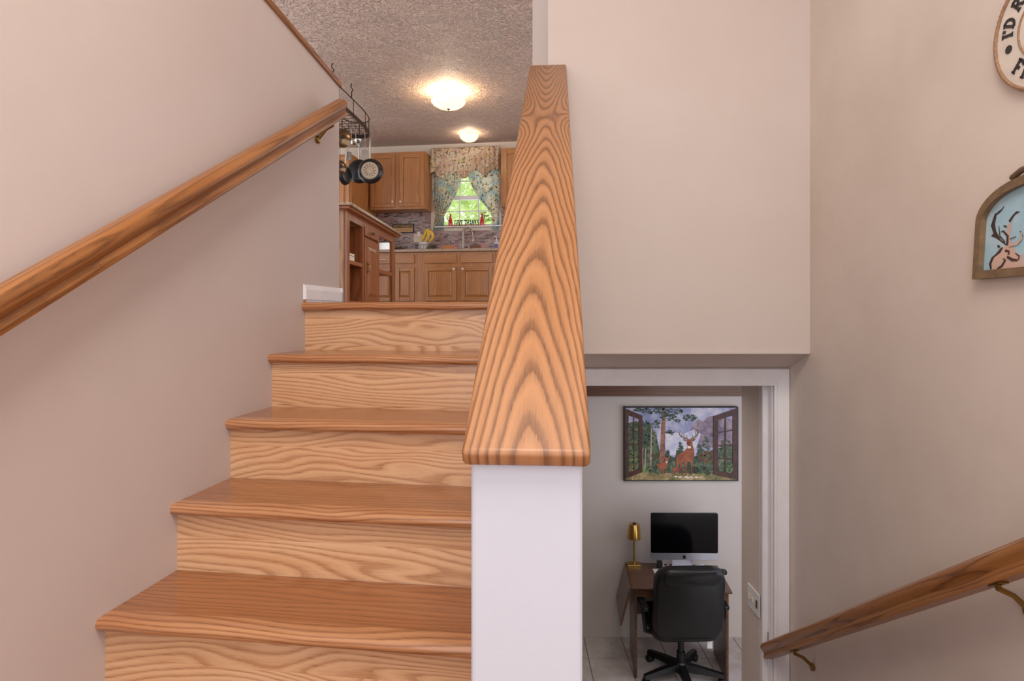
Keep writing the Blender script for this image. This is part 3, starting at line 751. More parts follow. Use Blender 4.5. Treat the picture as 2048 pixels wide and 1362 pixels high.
# window sill: pitchers, GIVE THANKS, leaves
REDG = plain('red_glass', (196, 30, 30), .12, coat=.5, spec=.6)
for i, (px, hs, lab) in enumerate(((901, -1, 'slim red pitcher with handle to the left on the window sill'), (964, 1, 'slim red pitcher with handle to the right on the window sill'))):
    x = kb(px, 440, -.035)[0]; pf = sub_frame(FB, x, -.035, wz0)
    o = empty('red_pitcher', pf, lab, 'pitcher', 'red pitchers on the sill')
    h = .185
    mb = MB().lathe([(0, 0), (.030, 0), (.033, .01), (.031, .06), (.024, .10), (.016, .128), (.013, .142), (.015, .155)], n=16)
    mb.build('body', REDG, o, smooth=True)
    MB().tube([(0, 0, .15), (-hs * .001, 0, .165), (-hs * .010 * -1, 0, h)], [.015, .013, .004], 10).build('spout', REDG, o, smooth=True)
    MB().tube([(hs * .012, 0, .145), (hs * .030, 0, .142), (hs * .042, 0, .12), (hs * .040, 0, .095), (hs * .026, 0, .08)], .0042, 7).build('handle', plain('handle_dark', (96, 44, 40), .3), o, smooth=True)
gx0, gx1 = kb(908.5, 445, -.03)[0], kb(958.5, 445, -.03)[0]
o = empty('thanks_sign', sub_frame(FB, gx0, -.03, wz0), 'black standing letters reading GIVE THANKS on the window sill', 'sign')
gw = strokes(MB(), 'GIVE THANKS', lambda p, q, d: (p, d, q), .1)
off = 0.0; xs_ = (gx1 - gx0) / gw / .85
for ch_ in 'GIVE THANKS':
    mb = MB(); adv_ = strokes(mb, ch_, lambda p, q, d: (p + off, d, q + .006), .085, wid=.15, xs=xs_, d0=-.004, d1=.006); off += adv_
    if mb.v: mb.build('letter', plain('sign_black', (34, 34, 44), .5), o)
MB().box(-.005, gx1 - gx0 + .005, -.012, .014, 0, .007).build('base_bar', plain('sign_black', (34, 34, 44), .5), o, bevel=.001)
for i in range(9):
    x = gx0 + (gx1 - gx0) * (i + .5) / 9 + rng.uniform(-.008, .008)
    c_ = [(196, 96, 44), (206, 142, 96), (150, 52, 46), (178, 164, 62)][i % 4]
    o = MB().loft([[(math.cos(R(a)) * .014 * s, math.sin(R(a)) * .010 * s, z) for a in range(0, 360, 45)] for s, z in ((.5, 0), (1, .008), (.9, .016), (.4, .022))]).build('autumn_gourd', plain('gourd_%d' % (i % 4), c_, .5), smooth=True)
    place(o, sub_frame(FB, x, -.056, wz0)); tag(o, '%s tiny gourd, %s from the left before the GIVE THANKS letters' % (['orange', 'tan', 'dark red', 'olive'][i % 4], 'first second third fourth fifth sixth seventh eighth ninth'.split()[i]), 'gourd', 'tiny gourds on the sill')

# worktop decorations: carved wood cut-outs with pink ribbons, soap bottle
PINK = plain('pink_ribbon', (232, 120, 116), .5); CARV = [plain('carved_orange', (196, 122, 60), .6, var=.35, vscale=60), plain('carved_brown', (112, 68, 44), .6, var=.35, vscale=60)]
for i, (pa, pb, pr_, lab) in enumerate(((885, 908, 911, 'orange carved wooden cut-out with pink ribbon left of the faucet'), (940, 961, 966.5, 'dark carved wooden cut-out with pink ribbon right of the faucet'))):
    a, b_ = kb(pa, 490, -.4)[0], kb(pb, 490, -.4)[0]; W = b_ - a
    o = empty('wood_cutout', sub_frame(FB, a, -.4, cz), lab, 'ornament')
    top_ = [(W * k / 14, .062 + .012 * math.sin(k * 2.3) + (.012 if k % 3 == 0 else 0)) for k in range(15)]
    MB().prism([(0, 0), (W, 0)] + list(reversed(top_)), lambda p, q: (p, -.008, q), lambda p, q: (p, .008, q)).build('board', CARV[i], o)
    r0 = kb(pr_, 490, -.4)[0] - a
    MB().tube([(r0 - .02, -.012, .0), (r0 + .008, -.013, .045), (r0 + .018, -.012, .07), (r0, -.012, .088), (r0 - .018, -.012, .07), (r0 - .008, -.011, .045), (r0 + .02, -.012, .0)], .0055, 7).build('ribbon', PINK, o, smooth=True)
x = kb(953, 497, -.5)[0]
o = MB().loft([[(math.cos(R(a)) * .06, math.sin(R(a)) * .03, z) for a in range(0, 360, 30)] for z in (0, .012, .016)]).build('sponge_dish', plain('coral_dish', (222, 112, 92), .5), smooth=True)
place(o, sub_frame(FB, x, -.5, cz)); tag(o, 'coral pink soap dish at the front of the worktop', 'dish')
x = kb(993, 480, -.3)[0]
o = empty('soap_bottle', sub_frame(FB, x, -.3, cz), 'clear soap bottle with pump beside the sloping cap', 'bottle')
MB().lathe([(0, 0), (.038, 0), (.04, .01), (.04, .10), (.03, .125), (.013, .14), (.013, .155)], n=16).build('body', plain('clear_plastic', (196, 196, 206), .12), o, smooth=True)
MB().box(-.028, .028, -.0415, -.037, .03, .085).build('label_band', plain('label_blue', (88, 92, 140), .4), o)
MB().tube([(0, 0, .15), (0, 0, .19), (-.03, 0, .192)], .006, 8).build('pump', PORCELAIN, o, smooth=True)
# toaster seen through the island
x = kb(767, 490, -.35)[0]
o = empty('kitchen_appliance', sub_frame(FB, x, -.35, cz), 'pale appliance with black top glimpsed through the open end of the island', 'appliance')
MB().prism(rounded(.26, .12, .03), lambda u, v: (u, -.08, v + .06), lambda u, v: (u, .08, v + .06)).build('body', STEEL, o, smooth=True)
MB().box(-.11, .11, -.07, .07, .12, .135).build('top', BLACK, o, bevel=.004)

# ================================================================== ISLAND
FI = Frame((-1.425, 5.36, FLK), -2.0)
isl = empty('kitchen_island', FI, 'reddish wooden kitchen island with granite top and open shelves', 'island')
def iy(px): return FI.px(px, 520, 0.0)[0]
def iz(px, py): return FI.px(px, py, 0.0)[1]
IH = iz(694, 420)                               # body height below the overhanging top
ye = iy(789.5); BK = -.62
pw2 = iy(699.6)
MB().box(BK, -.02, 0, .02, 0, IH).build('end_panel', ISL_PALE, isl)
for a, b_ in ((0.0, pw2), (iy(785), ye)):
    MB().box(-.035, 0, a, b_, 0, IH).build('corner_post', ISL_OAK, isl, bevel=.003)
MB().box(BK, BK + .035, ye - .06, ye, 0, IH).build('corner_post', ISL_OAK, isl, bevel=.003)
MB().box(-.03, -.004, pw2, iy(785), IH - .075, IH).build('apron', ISL_OAK, isl)
MB().box(BK, -.005, iy(726), iy(729), 0, IH - .075).build('divider', ISL_OAK, isl); MB().box(BK, -.005, iy(757), iy(759.5), 0, IH - .075).build('divider', ISL_OAK, isl)
MB().box(BK + .02, BK + .03, pw2, iy(757), 0, IH).build('back_panel', ISL_PALE, isl)
sz = iz(715, 524)
MB().box(BK + .03, -.006, pw2 - .02, iy(726), sz - .035, sz).build('shelf', ISL_OAK, isl, bevel=.002)
MB().box(BK + .03, -.006, pw2 - .02, iy(726), .05, .075).build('shelf', ISL_OAK, isl, bevel=.002)
s2 = iz(770, 541); MB().box(BK, -.006, iy(759.5), iy(785), s2 - .04, s2).build('shelf', ISL_OAK, isl, bevel=.002)
MB().box(BK, -.006, iy(759.5), iy(785), .05, .08).build('shelf', ISL_OAK, isl, bevel=.002)
d0, d1 = iz(743, 459), iz(743, 477)
d = MB().box(-.02, .006, iy(729.5), iy(756.5), d1, d0).build('drawer', ISL_OAK, isl, bevel=.003)
m = Matrix.Translation((.006, iy(742.5), (d0 + d1) / 2)) @ Matrix.Rotation(R(90), 4, 'Y')
MB().lathe([(0, 0), (.008, 0), (.007, .014), (.016, .02), (.016, .028), (0, .032)], n=12, m=m).build('knob', BRASS, d, smooth=True)
u, v, z0_, z1_ = iy(729.5), iy(756.5), .06, iz(743, 483)
MB().box(-.034, -.021, iy(729), iy(757), .03, IH - .07).build('face_frame', ISL_OAK, isl)
d = MB().box(-.02, .004, u, v, z0_, z1_).build('door', ISL_OAK, isl, bevel=.002)
fw = .09
MB().loft([[(.0045, u + fw, z0_ + .07), (.0045, v - fw, z0_ + .07), (.0045, v - fw, z1_ - .07), (.0045, u + fw, z1_ - .07)], [(.016, u + fw + .05, z0_ + .1), (.016, v - fw - .05, z0_ + .1), (.016, v - fw - .05, z1_ - .1), (.016, u + fw + .05, z1_ - .1)]]).build('raised_panel', ISL_OAK, d)
hz0, hz1, hy = iz(734, 548), iz(734, 523), iy(733.5)
hd = MB().box(.004, .007, hy - .03, hy + .03, hz0, hz1).build('handle_plate', BRASS, d, bevel=.001)
MB().tube([(.007, hy, hz1 - .02), (.03, hy, hz1 - .035), (.032, hy, hz0 + .035), (.007, hy, hz0 + .02)], .006, 8).build('pull', BRASS, hd, smooth=True)
# top with overhang
tz = FI.px(750, 436, .05)[1]
MB().box(BK - .04, .045, -.09, ye + .09, IH, IH + .022).build('top_moulding', ISL_OAK, isl, bevel=.006)
MB().box(BK - .06, .07, -.12, ye + .12, IH + .022, IH + .05).build('top', GRANITE, isl, bevel=.006)
# things on its shelf
for i, (lab, c_, z, th, w_) in enumerate((('green book lying at the bottom of the island shelf stack', (52, 74, 50), 0, .05, .30), ('pale book lying on top of the green one on the island shelf', (206, 196, 178), .05, .022, .28))):
    o = empty('book', sub_frame(FI, -.18, pw2 + .16, sz + z, 4 - 9 * i), lab, 'book', 'books on the island shelf')
    MB().box(-w_ / 2, w_ / 2, -.1, .1, .003, th - .003).build('pages', plain('paper', (226, 218, 200), .8), o)
    MB().box(-w_ / 2 - .003, w_ / 2 + .003, -.103, .103, 0, .003).box(-w_ / 2 - .003, w_ / 2 + .003, -.103, .103, th - .003, th).box(-w_ / 2 - .003, -w_ / 2, -.103, .103, .003, th - .003).build('cover', plain('book_cover_%d' % i, c_, .5), o)
# dark iron ornament on the low shelf at the see-through end
yv, zv = FI.px(768, 597, -.3)
o = empty('iron_ornament', sub_frame(FI, -.3, iy(768) + .15, .08), 'small dark iron ornament on the low shelf of the island', 'ornament')
MB().lathe([(0, 0), (.06, 0), (.055, .02), (.025, .04), (.022, .12), (.05, .16), (.055, .23), (.03, .25), (0, .26)], n=14).build('body', IRON, o, smooth=True)
MB().tube([(.0, 0, .25), (.0, 0, .28), (.09, 0, .29)], .006, 7).build('crank', IRON, o, smooth=True)

# ================================================================== POT RACK AND PANS
FP = Frame((-1.91, 6.75, 2.165), -5.3)
rk = empty('pot_rack', FP, 'oval dark wire pot rack hanging from the kitchen ceiling over the island', 'pot rack')
def oval(a, b_, z, n=36): return [((a * math.copysign(abs(math.cos(2 * math.pi * k / n)) ** .6, math.cos(2 * math.pi * k / n))), b_ * math.copysign(abs(math.sin(2 * math.pi * k / n)) ** .6, math.sin(2 * math.pi * k / n)), z) for k in range(n + 1)]
RA, RB, RH = .19, .78, .17
MB().tube(oval(RA, RB, RH), .006, 6).build('top_ring', IRON, rk, smooth=True)
ring = oval(RA, RB, 0)
MB().loft([[(x, y, -.025), (x * .985, y * .996, -.025), (x * .985, y * .996, .025), (x, y, .025)] for x, y, z in ring[:-1]] + [[(ring[0][0], ring[0][1], -.025), (ring[0][0] * .985, ring[0][1] * .996, -.025), (ring[0][0] * .985, ring[0][1] * .996, .025), (ring[0][0], ring[0][1], .025)]], cap=False).build('band', IRON, rk)
for k in range(0, 36, 2):
    x, y, z = ring[k]; MB().tube([(x, y, 0), (x, y, RH)], .004, 5).build('upright', IRON, rk)
for k in range(17):
    y = -RB + .045 + (2 * RB - .09) * k / 16; a = RA * (1 - abs(y / RB) ** 3.3) ** .3
    MB().tube([(-a, y, .0), (a, y, .0)], .003, 5).build('grid_wire', IRON, rk)
for k in range(5):
    x = -.14 + .07 * k; b_ = RB * (1 - abs(x / RA) ** 3.3) ** .3
    MB().tube([(x, -b_, .003), (x, b_, .003)], .003, 5).build('grid_wire', IRON, rk)
hz = CEILZ - 2.165
for sx, sy in ((1, -.06), (1, -.6), (-1, -.06), (-1, -.6)):
    x = sx * RA; 
    MB().tube([(x, sy, RH), (x, sy, RH + .06), (x + .015, sy, RH + .09), (x - .01, sy, RH + .12), (x, sy, hz - .001)], .006, 6).build('hanger', IRON, rk, smooth=True)
def at_depth(px, py, D):
    return FP.i @ Vector(((px - CX) * D / FPX, D, (HZ - py) * D / FPX))
def skillet(px, py, rad, D, yaw, label, hl=.2, shell=BLACK, disc=True, face=-1, group='hanging pans'):
    """pan hanging by its handle with its base towards the camera"""
    p_ = at_depth(px, py, D); z = p_.z
    o = empty('frying_pan', sub_frame(FP, p_.x, p_.y, z, yaw), label, 'pan', group)
    m = Matrix.Rotation(R(90), 4, 'X')
    MB().lathe([(0, .0), (rad * .72, .0), (rad * .80, -.004), (rad * .95, -.03), (rad, -.046), (rad * .985, -.046), (rad * .93, -.03), (rad * .78, -.008), (0, -.006)], n=32, m=m).build('shell', shell, o, smooth=True)
    if disc:
        MB().lathe([(0, .0), (0, .002), (rad * .66, .002), (rad * .67, .0)], n=32, m=m).build('base_disc', plain('pan_base', (186, 168, 146), .4, .3), o)
        mb = MB()
        for k in range(12):
            a = R(k * 30); mb.tube([(math.cos(a) * rad * .25, -.0022, math.sin(a) * rad * .25), (math.cos(a) * rad * .5, -.0022, math.sin(a) * rad * .5)], .004, 4)
        mb.build('base_pattern', plain('pan_mark', (120, 106, 90), .5), o)
    MB().tube([(0, .035, rad * .97), (0, .03, rad + .05), (0, .02, rad + hl * .6), (0, .015, rad + hl)], [.010, .008, .011, .008], 8).build('handle', STEEL, o, smooth=True)
    top_ = (0, .015, rad + hl)
    MB().tube([(0, .015, rad + hl - .012), (0, .002, rad + hl + .006), (0, .012, max(-z, rad + hl + .02)), (-.06, .0, max(-z, rad + hl + .02)), (-.05, -.06, max(-z, rad + hl + .02))], .003, 6).build('hook', IRON, o, smooth=True)
    return o
skillet(739.5, 340.6, .151, 7.36, 8, 'black frying pan with round pale base hanging nearest the oak cabinet', .244)
skillet(717, 341, .146, 7.47, 8, 'dark frying pan hanging half behind the pale based pan', .23, disc=False)
skillet(695, 350, .115, 7.25, 74, 'small black skillet hanging edge-on beside the wall end', .22, disc=False)
LID = plain('smoky_lid', (120, 96, 70), .15, .7)
for px, py, rad, lab, D in ((684, 276, .105, 'smoky round pot lid hanging just past the wall end', 6.8), (680, 335, .08, 'small dark pan lid low beside the wall end', 7.0)):
    p_ = at_depth(px, py, D); z = p_.z; o = empty('pot_lid', sub_frame(FP, p_.x, p_.y, z, 38), lab, 'lid', 'hanging lids')
    m = Matrix.Rotation(R(90), 4, 'X')
    MB().lathe([(0, .03), (rad * .5, .024), (rad * .9, .008), (rad, 0), (rad, -.006), (0, .02)], n=28, m=m).build('dome', LID, o, smooth=True)
    MB().lathe([(0, .028), (.01, .028), (.009, .045), (.02, .05), (.018, .06), (0, .062)], n=12, m=m).build('knob', BLACK, o, smooth=True)
    MB().tube([(0, -.004, rad * .9), (0, 0, rad + .02), (0, .01, -z), (.03, .06, -z + .001), (.0, .10, -z)], .003, 6).build('hook', IRON, o, smooth=True)
def ladle(px, py_top, py_bot, D, label, mat=STEEL, bowl=True, hmat=None):
    p_ = at_depth(px, py_bot, D); h = (py_bot - py_top) * D / FPX; zt_ = p_.z + h
    o = empty('ladle' if bowl else 'spatula', sub_frame(FP, p_.x, p_.y, p_.z, 10), label, 'ladle' if bowl else 'spatula', 'hanging utensils')
    MB().tube([(0, .004, h - .004), (0, .012, h + .004), (0, .012, max(h + .012, -p_.z + .004))], .0026, 6).build('hook', IRON, o, smooth=True)
    MB().tube([(0, 0, .03), (.004, 0, h * .3), (-.002, 0, h * .8), (0, 0, h), (.0, .012, h + .012), (0, .02, h)], [.005, .0045, .0055, .006, .004, .003], 7).build('handle', hmat or mat, o, smooth=True)
    if bowl: MB().lathe([(0, -.03), (.025, -.024), (.04, 0), (.042, .012), (.039, .012), (.036, 0), (.022, -.02), (0, -.026)], o=(.03, 0, .022), n=18).build('bowl', mat, o, smooth=True)
    else: MB().prism(rounded(.07, .1, .01), lambda u, v: (u, -.002, v), lambda u, v: (u, .002, v)).build('blade', mat, o)
ladle(702, 250, 288, 7.0, 'long steel ladle hanging nearest the handrail end'); ladle(711, 254, 285, 7.1, 'steel ladle with shallow bowl hanging in the middle of the rack')
ladle(719, 250, 287, 7.2, 'steel spatula with black handle hanging from the rack', bowl=False, hmat=BLACK)
ladle(730, 262, 308, 7.2, 'long thin spatula hanging beside the pale based pan', bowl=False); ladle(697, 284, 312, 7.3, 'short spatula hanging above the small skillet', bowl=False)

# ================================================================== CEILING LAMPS
def ceiling_lamp(px, py, rad, label, drop, finial=True):
    x, y = F0.pz(px, py, CEILZ)
    o = empty('ceiling_lamp', Frame((x, y, CEILZ - drop - .09)), label, 'lamp', None)
    t_ = drop + .09
    MB().lathe([(0, t_ - .0005), (.068, t_ - .0005), (.07, t_ - .02), (.05, t_ - .035), (0, t_ - .036)], n=24).build('canopy', plain('canopy_cream', (226, 206, 178), .4), o, smooth=True)
    prof = [(0.004, 0), (rad * .35, .006), (rad * .65, .022), (rad * .88, .05), (rad, .085), (rad * .985, .088), (rad * .86, .055), (rad * .63, .028), (rad * .3, .012), (.004, .008)]
    MB().lathe(prof, n=40).build('bowl', LAMPG, o, smooth=True)
    MB().tube([(0, 0, .0), (0, 0, t_ - .03)], .006, 8).build('stem', NICKEL, o, smooth=True)
    if finial: MB().lathe([(0, -.03), (.006, -.028), (.008, -.018), (.005, -.012), (.018, -.004), (.018, .001), (0, .002)], n=14).build('finial', NICKEL, o, smooth=True)
    l = bpy.data.lights.new('bulb_light', 'POINT'); l.energy = 12; l.color = (1.0, .84, .64); l.shadow_soft_size = .05
    lo = bpy.data.objects.new('bulb_light', l); COL.objects.link(lo); lo.parent = o; lo.location = (0, 0, .1)
ceiling_lamp(897, 183, .195, 'larger alabaster ceiling lamp with finial glowing over the island', .105)
ceiling_lamp(938, 266, .13, 'smaller flush ceiling lamp glowing above the kitchen sink', .035, False)

# ================================================================== OFFICE
# desk
FD = Frame((.87, 4.49, LOW), -6.0)
dk = empty('drop_leaf_desk', FD, 'dark wooden drop-leaf desk against the office wall', 'desk')
DW, DD, DH = .705, .47, .667
MB().box(-.005, DW, 0, DD, DH - .018, DH).build('top', DESK_OAK, dk, bevel=.004)
MB().box(.02, .038, .02, DD - .03, 0, DH - .018).build('end_panel', DESK_OAK, dk, bevel=.002); MB().box(DW - .04, DW - .022, .02, DD - .03, 0, DH - .018).build('end_panel', DESK_OAK, dk, bevel=.002)
MB().box(.038, DW - .04, DD - .05, DD - .035, .28, DH - .018).build('modesty_panel', DESK_OAK, dk)
MB().box(.038, DW - .04, .02, .035, DH - .075, DH - .018).build('apron', DESK_OAK, dk)
MB().box(0, .016, 0, DD, -.285, 0).build('drop_leaf', DESK_OAK, dk, bevel=.003, loc=(-.019, 0, DH - .004), rot=(0, R(14), 0))
DT = LOW + DH
def on_desk(px, py):
    x, y = FD.pz(px, py, DH); return x, y
# computer
x, y = on_desk(1366, 1150)
cf = sub_frame(FD, x, y, DH, 5)
cm = empty('computer', cf, 'slim all-in-one computer with black screen and silver chin on the desk', 'computer')
ALU = plain('aluminium', (196, 196, 204), .32, .85)
SW = .512; s0 = .10; s1 = .10 + .056; s2_ = .10 + .362
yy = .03
MB().prism(rounded(SW, s2_ - s0, .014), lambda u, v: (u + .018, yy, v + (s0 + s2_) / 2), lambda u, v: (u + .018, yy + .018, v + (s0 + s2_) / 2)).build('housing', ALU, cm, bevel=.002)
MB().prism(rounded(SW - .002, s2_ - s1, .012), lambda u, v: (u + .018, yy - .002, v + (s1 + s2_) / 2 - .0005), lambda u, v: (u + .018, yy - .0002, v + (s1 + s2_) / 2 - .0005)).build('screen', plain('screen_black', (4, 4, 6), .12, var=0, spec=.4), cm)
MB().box(-.07, .105, -.04, .125, 0, .006).build('foot', ALU, cm, bevel=.002)
MB().loft([[(-.06, .10, .006), (.095, .10, .006), (.095, .106, .006), (-.06, .106, .006)], [(-.06, .045, .22), (.095, .045, .22), (.095, .051, .22), (-.06, .051, .22)]]).build('stand', ALU, cm)
# apple-shaped emblem on the chin
half = [(0, .36), (.12, .43), (.28, .40), (.40, .28)]; bite = arc(.50, .12, .19, .2, 110, 250, 8); low = [(.40, -.16), (.28, -.38), (.14, -.46), (0, -.42)]
poly = half + bite + low + [(-.14, -.46), (-.28, -.38), (-.42, -.12), (-.44, .1), (-.38, .30), (-.26, .41), (-.12, .43)]
S_ = .030; mb = MB(); cz_ = (s0 + s1) / 2 - .003
mb.prism([(p * S_, q * S_) for p, q in poly], lambda p, q: (p + .018, yy - .0012, q + cz_), lambda p, q: (p + .018, yy - .0002, q + cz_))
mb.prism([(p * S_, q * S_) for p, q in arc(.0, .68, .2, .2, 270, 360, 5) + arc(.2, .48, .2, .2, 90, 180, 5)], lambda p, q: (p + .018, yy - .0012, q + cz_), lambda p, q: (p + .018, yy - .0002, q + cz_))
mb.build('emblem', plain('emblem_black', (16, 16, 20), .3), cm)
# gold lamp
x, y = on_desk(1262, 1129)
lp = empty('desk_lamp', sub_frame(FD, x + .02, y - .005, DH), 'small brass table lamp with tapered shade on the desk corner', 'lamp')
MB().box(-.052, .052, -.04, .04, 0, .012).build('base', GOLD, lp, bevel=.002)
MB().tube([(0.005, 0, .012), (0.005, 0, .235)], .0075, 10).build('stem', GOLD, lp, smooth=True)
MB().lathe([(0, .325), (.038, .325), (.042, .318), (.057, .212), (.054, .212), (.039, .312), (0, .315)], o=(.005, 0, 0), n=28).build('shade', GOLD, lp, smooth=True)
MB().lathe([(0, .325), (.014, .325), (.013, .332), (0, .333)], o=(.005, 0, 0), n=14).build('switch', PLASTIC, lp, smooth=True)
# small things on the desk
x, y = on_desk(1319, 1134); o = MB().prism(rounded(.038, .055, .008), lambda u, v: (u, -.025, v + .0275), lambda u, v: (u, .025, v + .0275)).build('black_speaker', PLASTIC, smooth=True); place(o, sub_frame(FD, x, y, DH)); tag(o, 'small black desk speaker left of the white box', 'speaker')
x, y = on_desk(1331, 1132); o = empty('white_box', sub_frame(FD, x, y, DH), 'little white box between the speaker and the computer stand', 'box'); MB().box(-.026, .026, -.02, .02, 0, .045).build('carton', plain('white_card', (226, 220, 216), .6), o, bevel=.001); MB().box(-.012, .006, -.0212, -.0202, .012, .024).build('printed_mark', INK, o)
x, y = on_desk(1322, 1141); o = MB().box(-.055, .055, -.08, .08, 0, .002).box(-.05, .06, -.075, .075, .002, .003).build('paper_sheets', plain('white_card', (226, 220, 216), .6)); place(o, sub_frame(FD, x, y - .05, DH, 6)); tag(o, 'white paper sheets on the desk beside the speaker', 'paper')
x, y = on_desk(1399, 1136); o = MB().loft([[(math.cos(R(a)) * .032 * s, math.sin(R(a)) * .055 * s, z) for a in range(0, 360, 20)] for s, z in ((.92, 0), (1, .006), (.93, .016), (.7, .024), (.3, .028))]).build('computer_mouse', plain('mouse_white', (232, 230, 236), .2), smooth=True); place(o, sub_frame(FD, x, y, DH, -50)); tag(o, 'white computer mouse on the desk right of the stand', 'mouse')
x, y = on_desk(1418, 1141); o = empty('headset', sub_frame(FD, x + .035, y - .03, DH), 'black headset lying on the right side of the desk', 'headset')
MB().tube([(.06 * math.cos(R(a)), .05 * math.sin(R(a)), .012) for a in range(-20, 201, 20)], .008, 8).build('band', PLASTIC, o, smooth=True)
for s in (-1, 1): MB().lathe([(0, 0), (.028, 0), (.032, .012), (.026, .028), (0, .03)], o=(s * .058, -.02, 0), n=16).build('ear_cup', PLASTIC, o, smooth=True)

# office chair
FC = Frame((1.225, 4.50, LOW), 2.0)
ch = empty('office_chair', FC, 'black leather swivel office chair pushed up to the desk', 'chair')
def cushion(name, w, h, t, r, fn, puff=.5, n=6):
    rings = []
    prof = rounded(w, h, r, 6)
    for k in range(9):
        a = R(-90 + 180 * k / 8); s = 1 - .10 * (1 - math.cos(a)); d = t / 2 * math.sin(a)
        rings.append([fn(p * s, q * s, d) for p, q in prof])
    return MB().loft(rings).build(name, LEATHER, ch, smooth=True)
lean = R(7)
def backfn(p, q, d): 
    curve = .05 * (p / .24) ** 2
    return (p, -.20 - (q * math.sin(lean)) + d + curve * .6, .638 + q * math.cos(lean) )
cushion('backrest', .495, .535, .11, .11, backfn)
cushion('headrest_roll', .42, .10, .12, .05, lambda p, q, d: (p, -.205 - (.2 + q) * math.sin(lean) + d + .03 * (p / .24) ** 2, .638 + (.2 + q) * math.cos(lean)))
cushion('seat', .48, .46, .10, .09, lambda p, q, d: (p, .05 + q, .40 + d))
for s in (-1, 1):
    MB().tube([(s * .20, -.05, .36), (s * .27, -.05, .38), (s * .285, -.06, .50), (s * .285, -.05, .56)], [.018, .018, .016, .016], 8).build('arm_support', PLASTIC, ch, smooth=True)
    MB().prism(rounded(.05, .24, .02), lambda u, v: (s * .285 + u, v - .02, .555), lambda u, v: (s * .285 + u, v - .02, .582)).build('armrest', PLASTIC, ch, bevel=.006)
MB().lathe([(.03, .09), (.03, .2), (.022, .2), (.022, .35), (.06, .352), (.06, .36)], n=16).build('gas_lift', PLASTIC, ch, smooth=True)
MB().lathe([(0, .06), (.05, .06), (.055, .1), (.035, .13), (0, .13)], n=18).build('hub', PLASTIC, ch, smooth=True)
for k in range(5):
    a = R(200 + 72 * k - 3); u_ = Vector((math.cos(a), math.sin(a), 0))
    n_ = Vector((-u_.y, u_.x, 0))
    ring = lambda r, w, z, h: [u_ * r + n_ * w + Vector((0, 0, z)), u_ * r + n_ * w * .7 + Vector((0, 0, z + h)), u_ * r - n_ * w * .7 + Vector((0, 0, z + h)), u_ * r - n_ * w + Vector((0, 0, z))]
    lg = MB().loft([ring(.03, .032, .07, .05), ring(.16, .028, .066, .04), ring(.30, .02, .058, .026)]).build('base_leg', PLASTIC, ch, smooth=True)
    c_ = u_ * .285
    m = Matrix.Translation((c_.x, c_.y, .028)) @ Matrix.Rotation(a, 4, 'Z') @ Matrix.Rotation(R(90), 4, 'X')
    MB().lathe([(0, -.026), (.024, -.026), (.028, -.018), (.028, -.004), (.018, -.003), (.018, .003), (.028, .004), (.028, .018), (.024, .026), (0, .026)], n=16, m=m).build('caster', PLASTIC, lg, smooth=True)
MB().tube([(.08, .05, .34), (.2, .02, .33), (.24, .0, .3)], .006, 7).build('lever', STEEL, ch, smooth=True)
MB().box(.16, .195, -.10, -.098, .27, .33).build('care_tag', plain('white_card', (226, 220, 216), .6), ch)

# light switch plate
ysw, zsw = F0.px(1508.5, 1200, 1.2445)
o = empty('switch_plate', Frame((1.2445, ysw, zsw)), 'white triple switch plate on the wall just inside the office door', 'switch plate')
mb = MB().prism(rounded(.155, .115, .006), lambda u, v: (-.0005, u, v), lambda u, v: (-.006, u, v)); mb.build('plate', plain('switch_white', (234, 230, 226), .3), o, bevel=.001)
for k in (-1, 0): MB().box(-.014, -.006, -k * .046 - .005, -k * .046 + .005, -.012, .012).build('toggle', IV, o, bevel=.001)
MB().box(-.0085, -.006, -.056, -.036, -.02, .02).build('dimmer', plain('switch_brown', (96, 76, 62), .4), o, bevel=.001)

# printed wildlife canvas
px0, px1, py0, py1 = 1248, 1476.5, 813.5, 962.5
yc_ = OB - .03
X0 = (px0 - CX) * yc_ / FPX; X1 = (px1 - CX) * yc_ / FPX; Z1 = (HZ - py0) * yc_ / FPX; Z0 = (HZ - py1) * yc_ / FPX
pc = empty('deer_picture', Frame(((X0 + X1) / 2, OB, Z0)), 'wide wildlife picture of a stag seen through open window shutters', 'picture')
WX, HXZ = X1 - X0, Z1 - Z0
MB().box(-WX / 2, WX / 2, -.03, -.001, 0, HXZ).build('canvas', plain('canvas_dark', (40, 26, 26), .6), pc, bevel=.002)
def pp(zx, zy, lay): return ((zx - 945) / 1640 * WX, -.0301 - lay * .00004, (1237 - zy) / 1062 * HXZ)
def prn(name, c0, c1, scale=20, mid=None):
    t = NT(name); n = t.noise(t.coord(), scale, 4, .65)
    stops = [(.35, lin(c0)), (.65, lin(c1))] if not mid else [(.33, lin(c0)), (.5, lin(mid)), (.66, lin(c1))]
    t.set('Base Color', t.ramp(n, stops)); t.set('Roughness', .55); return t.m
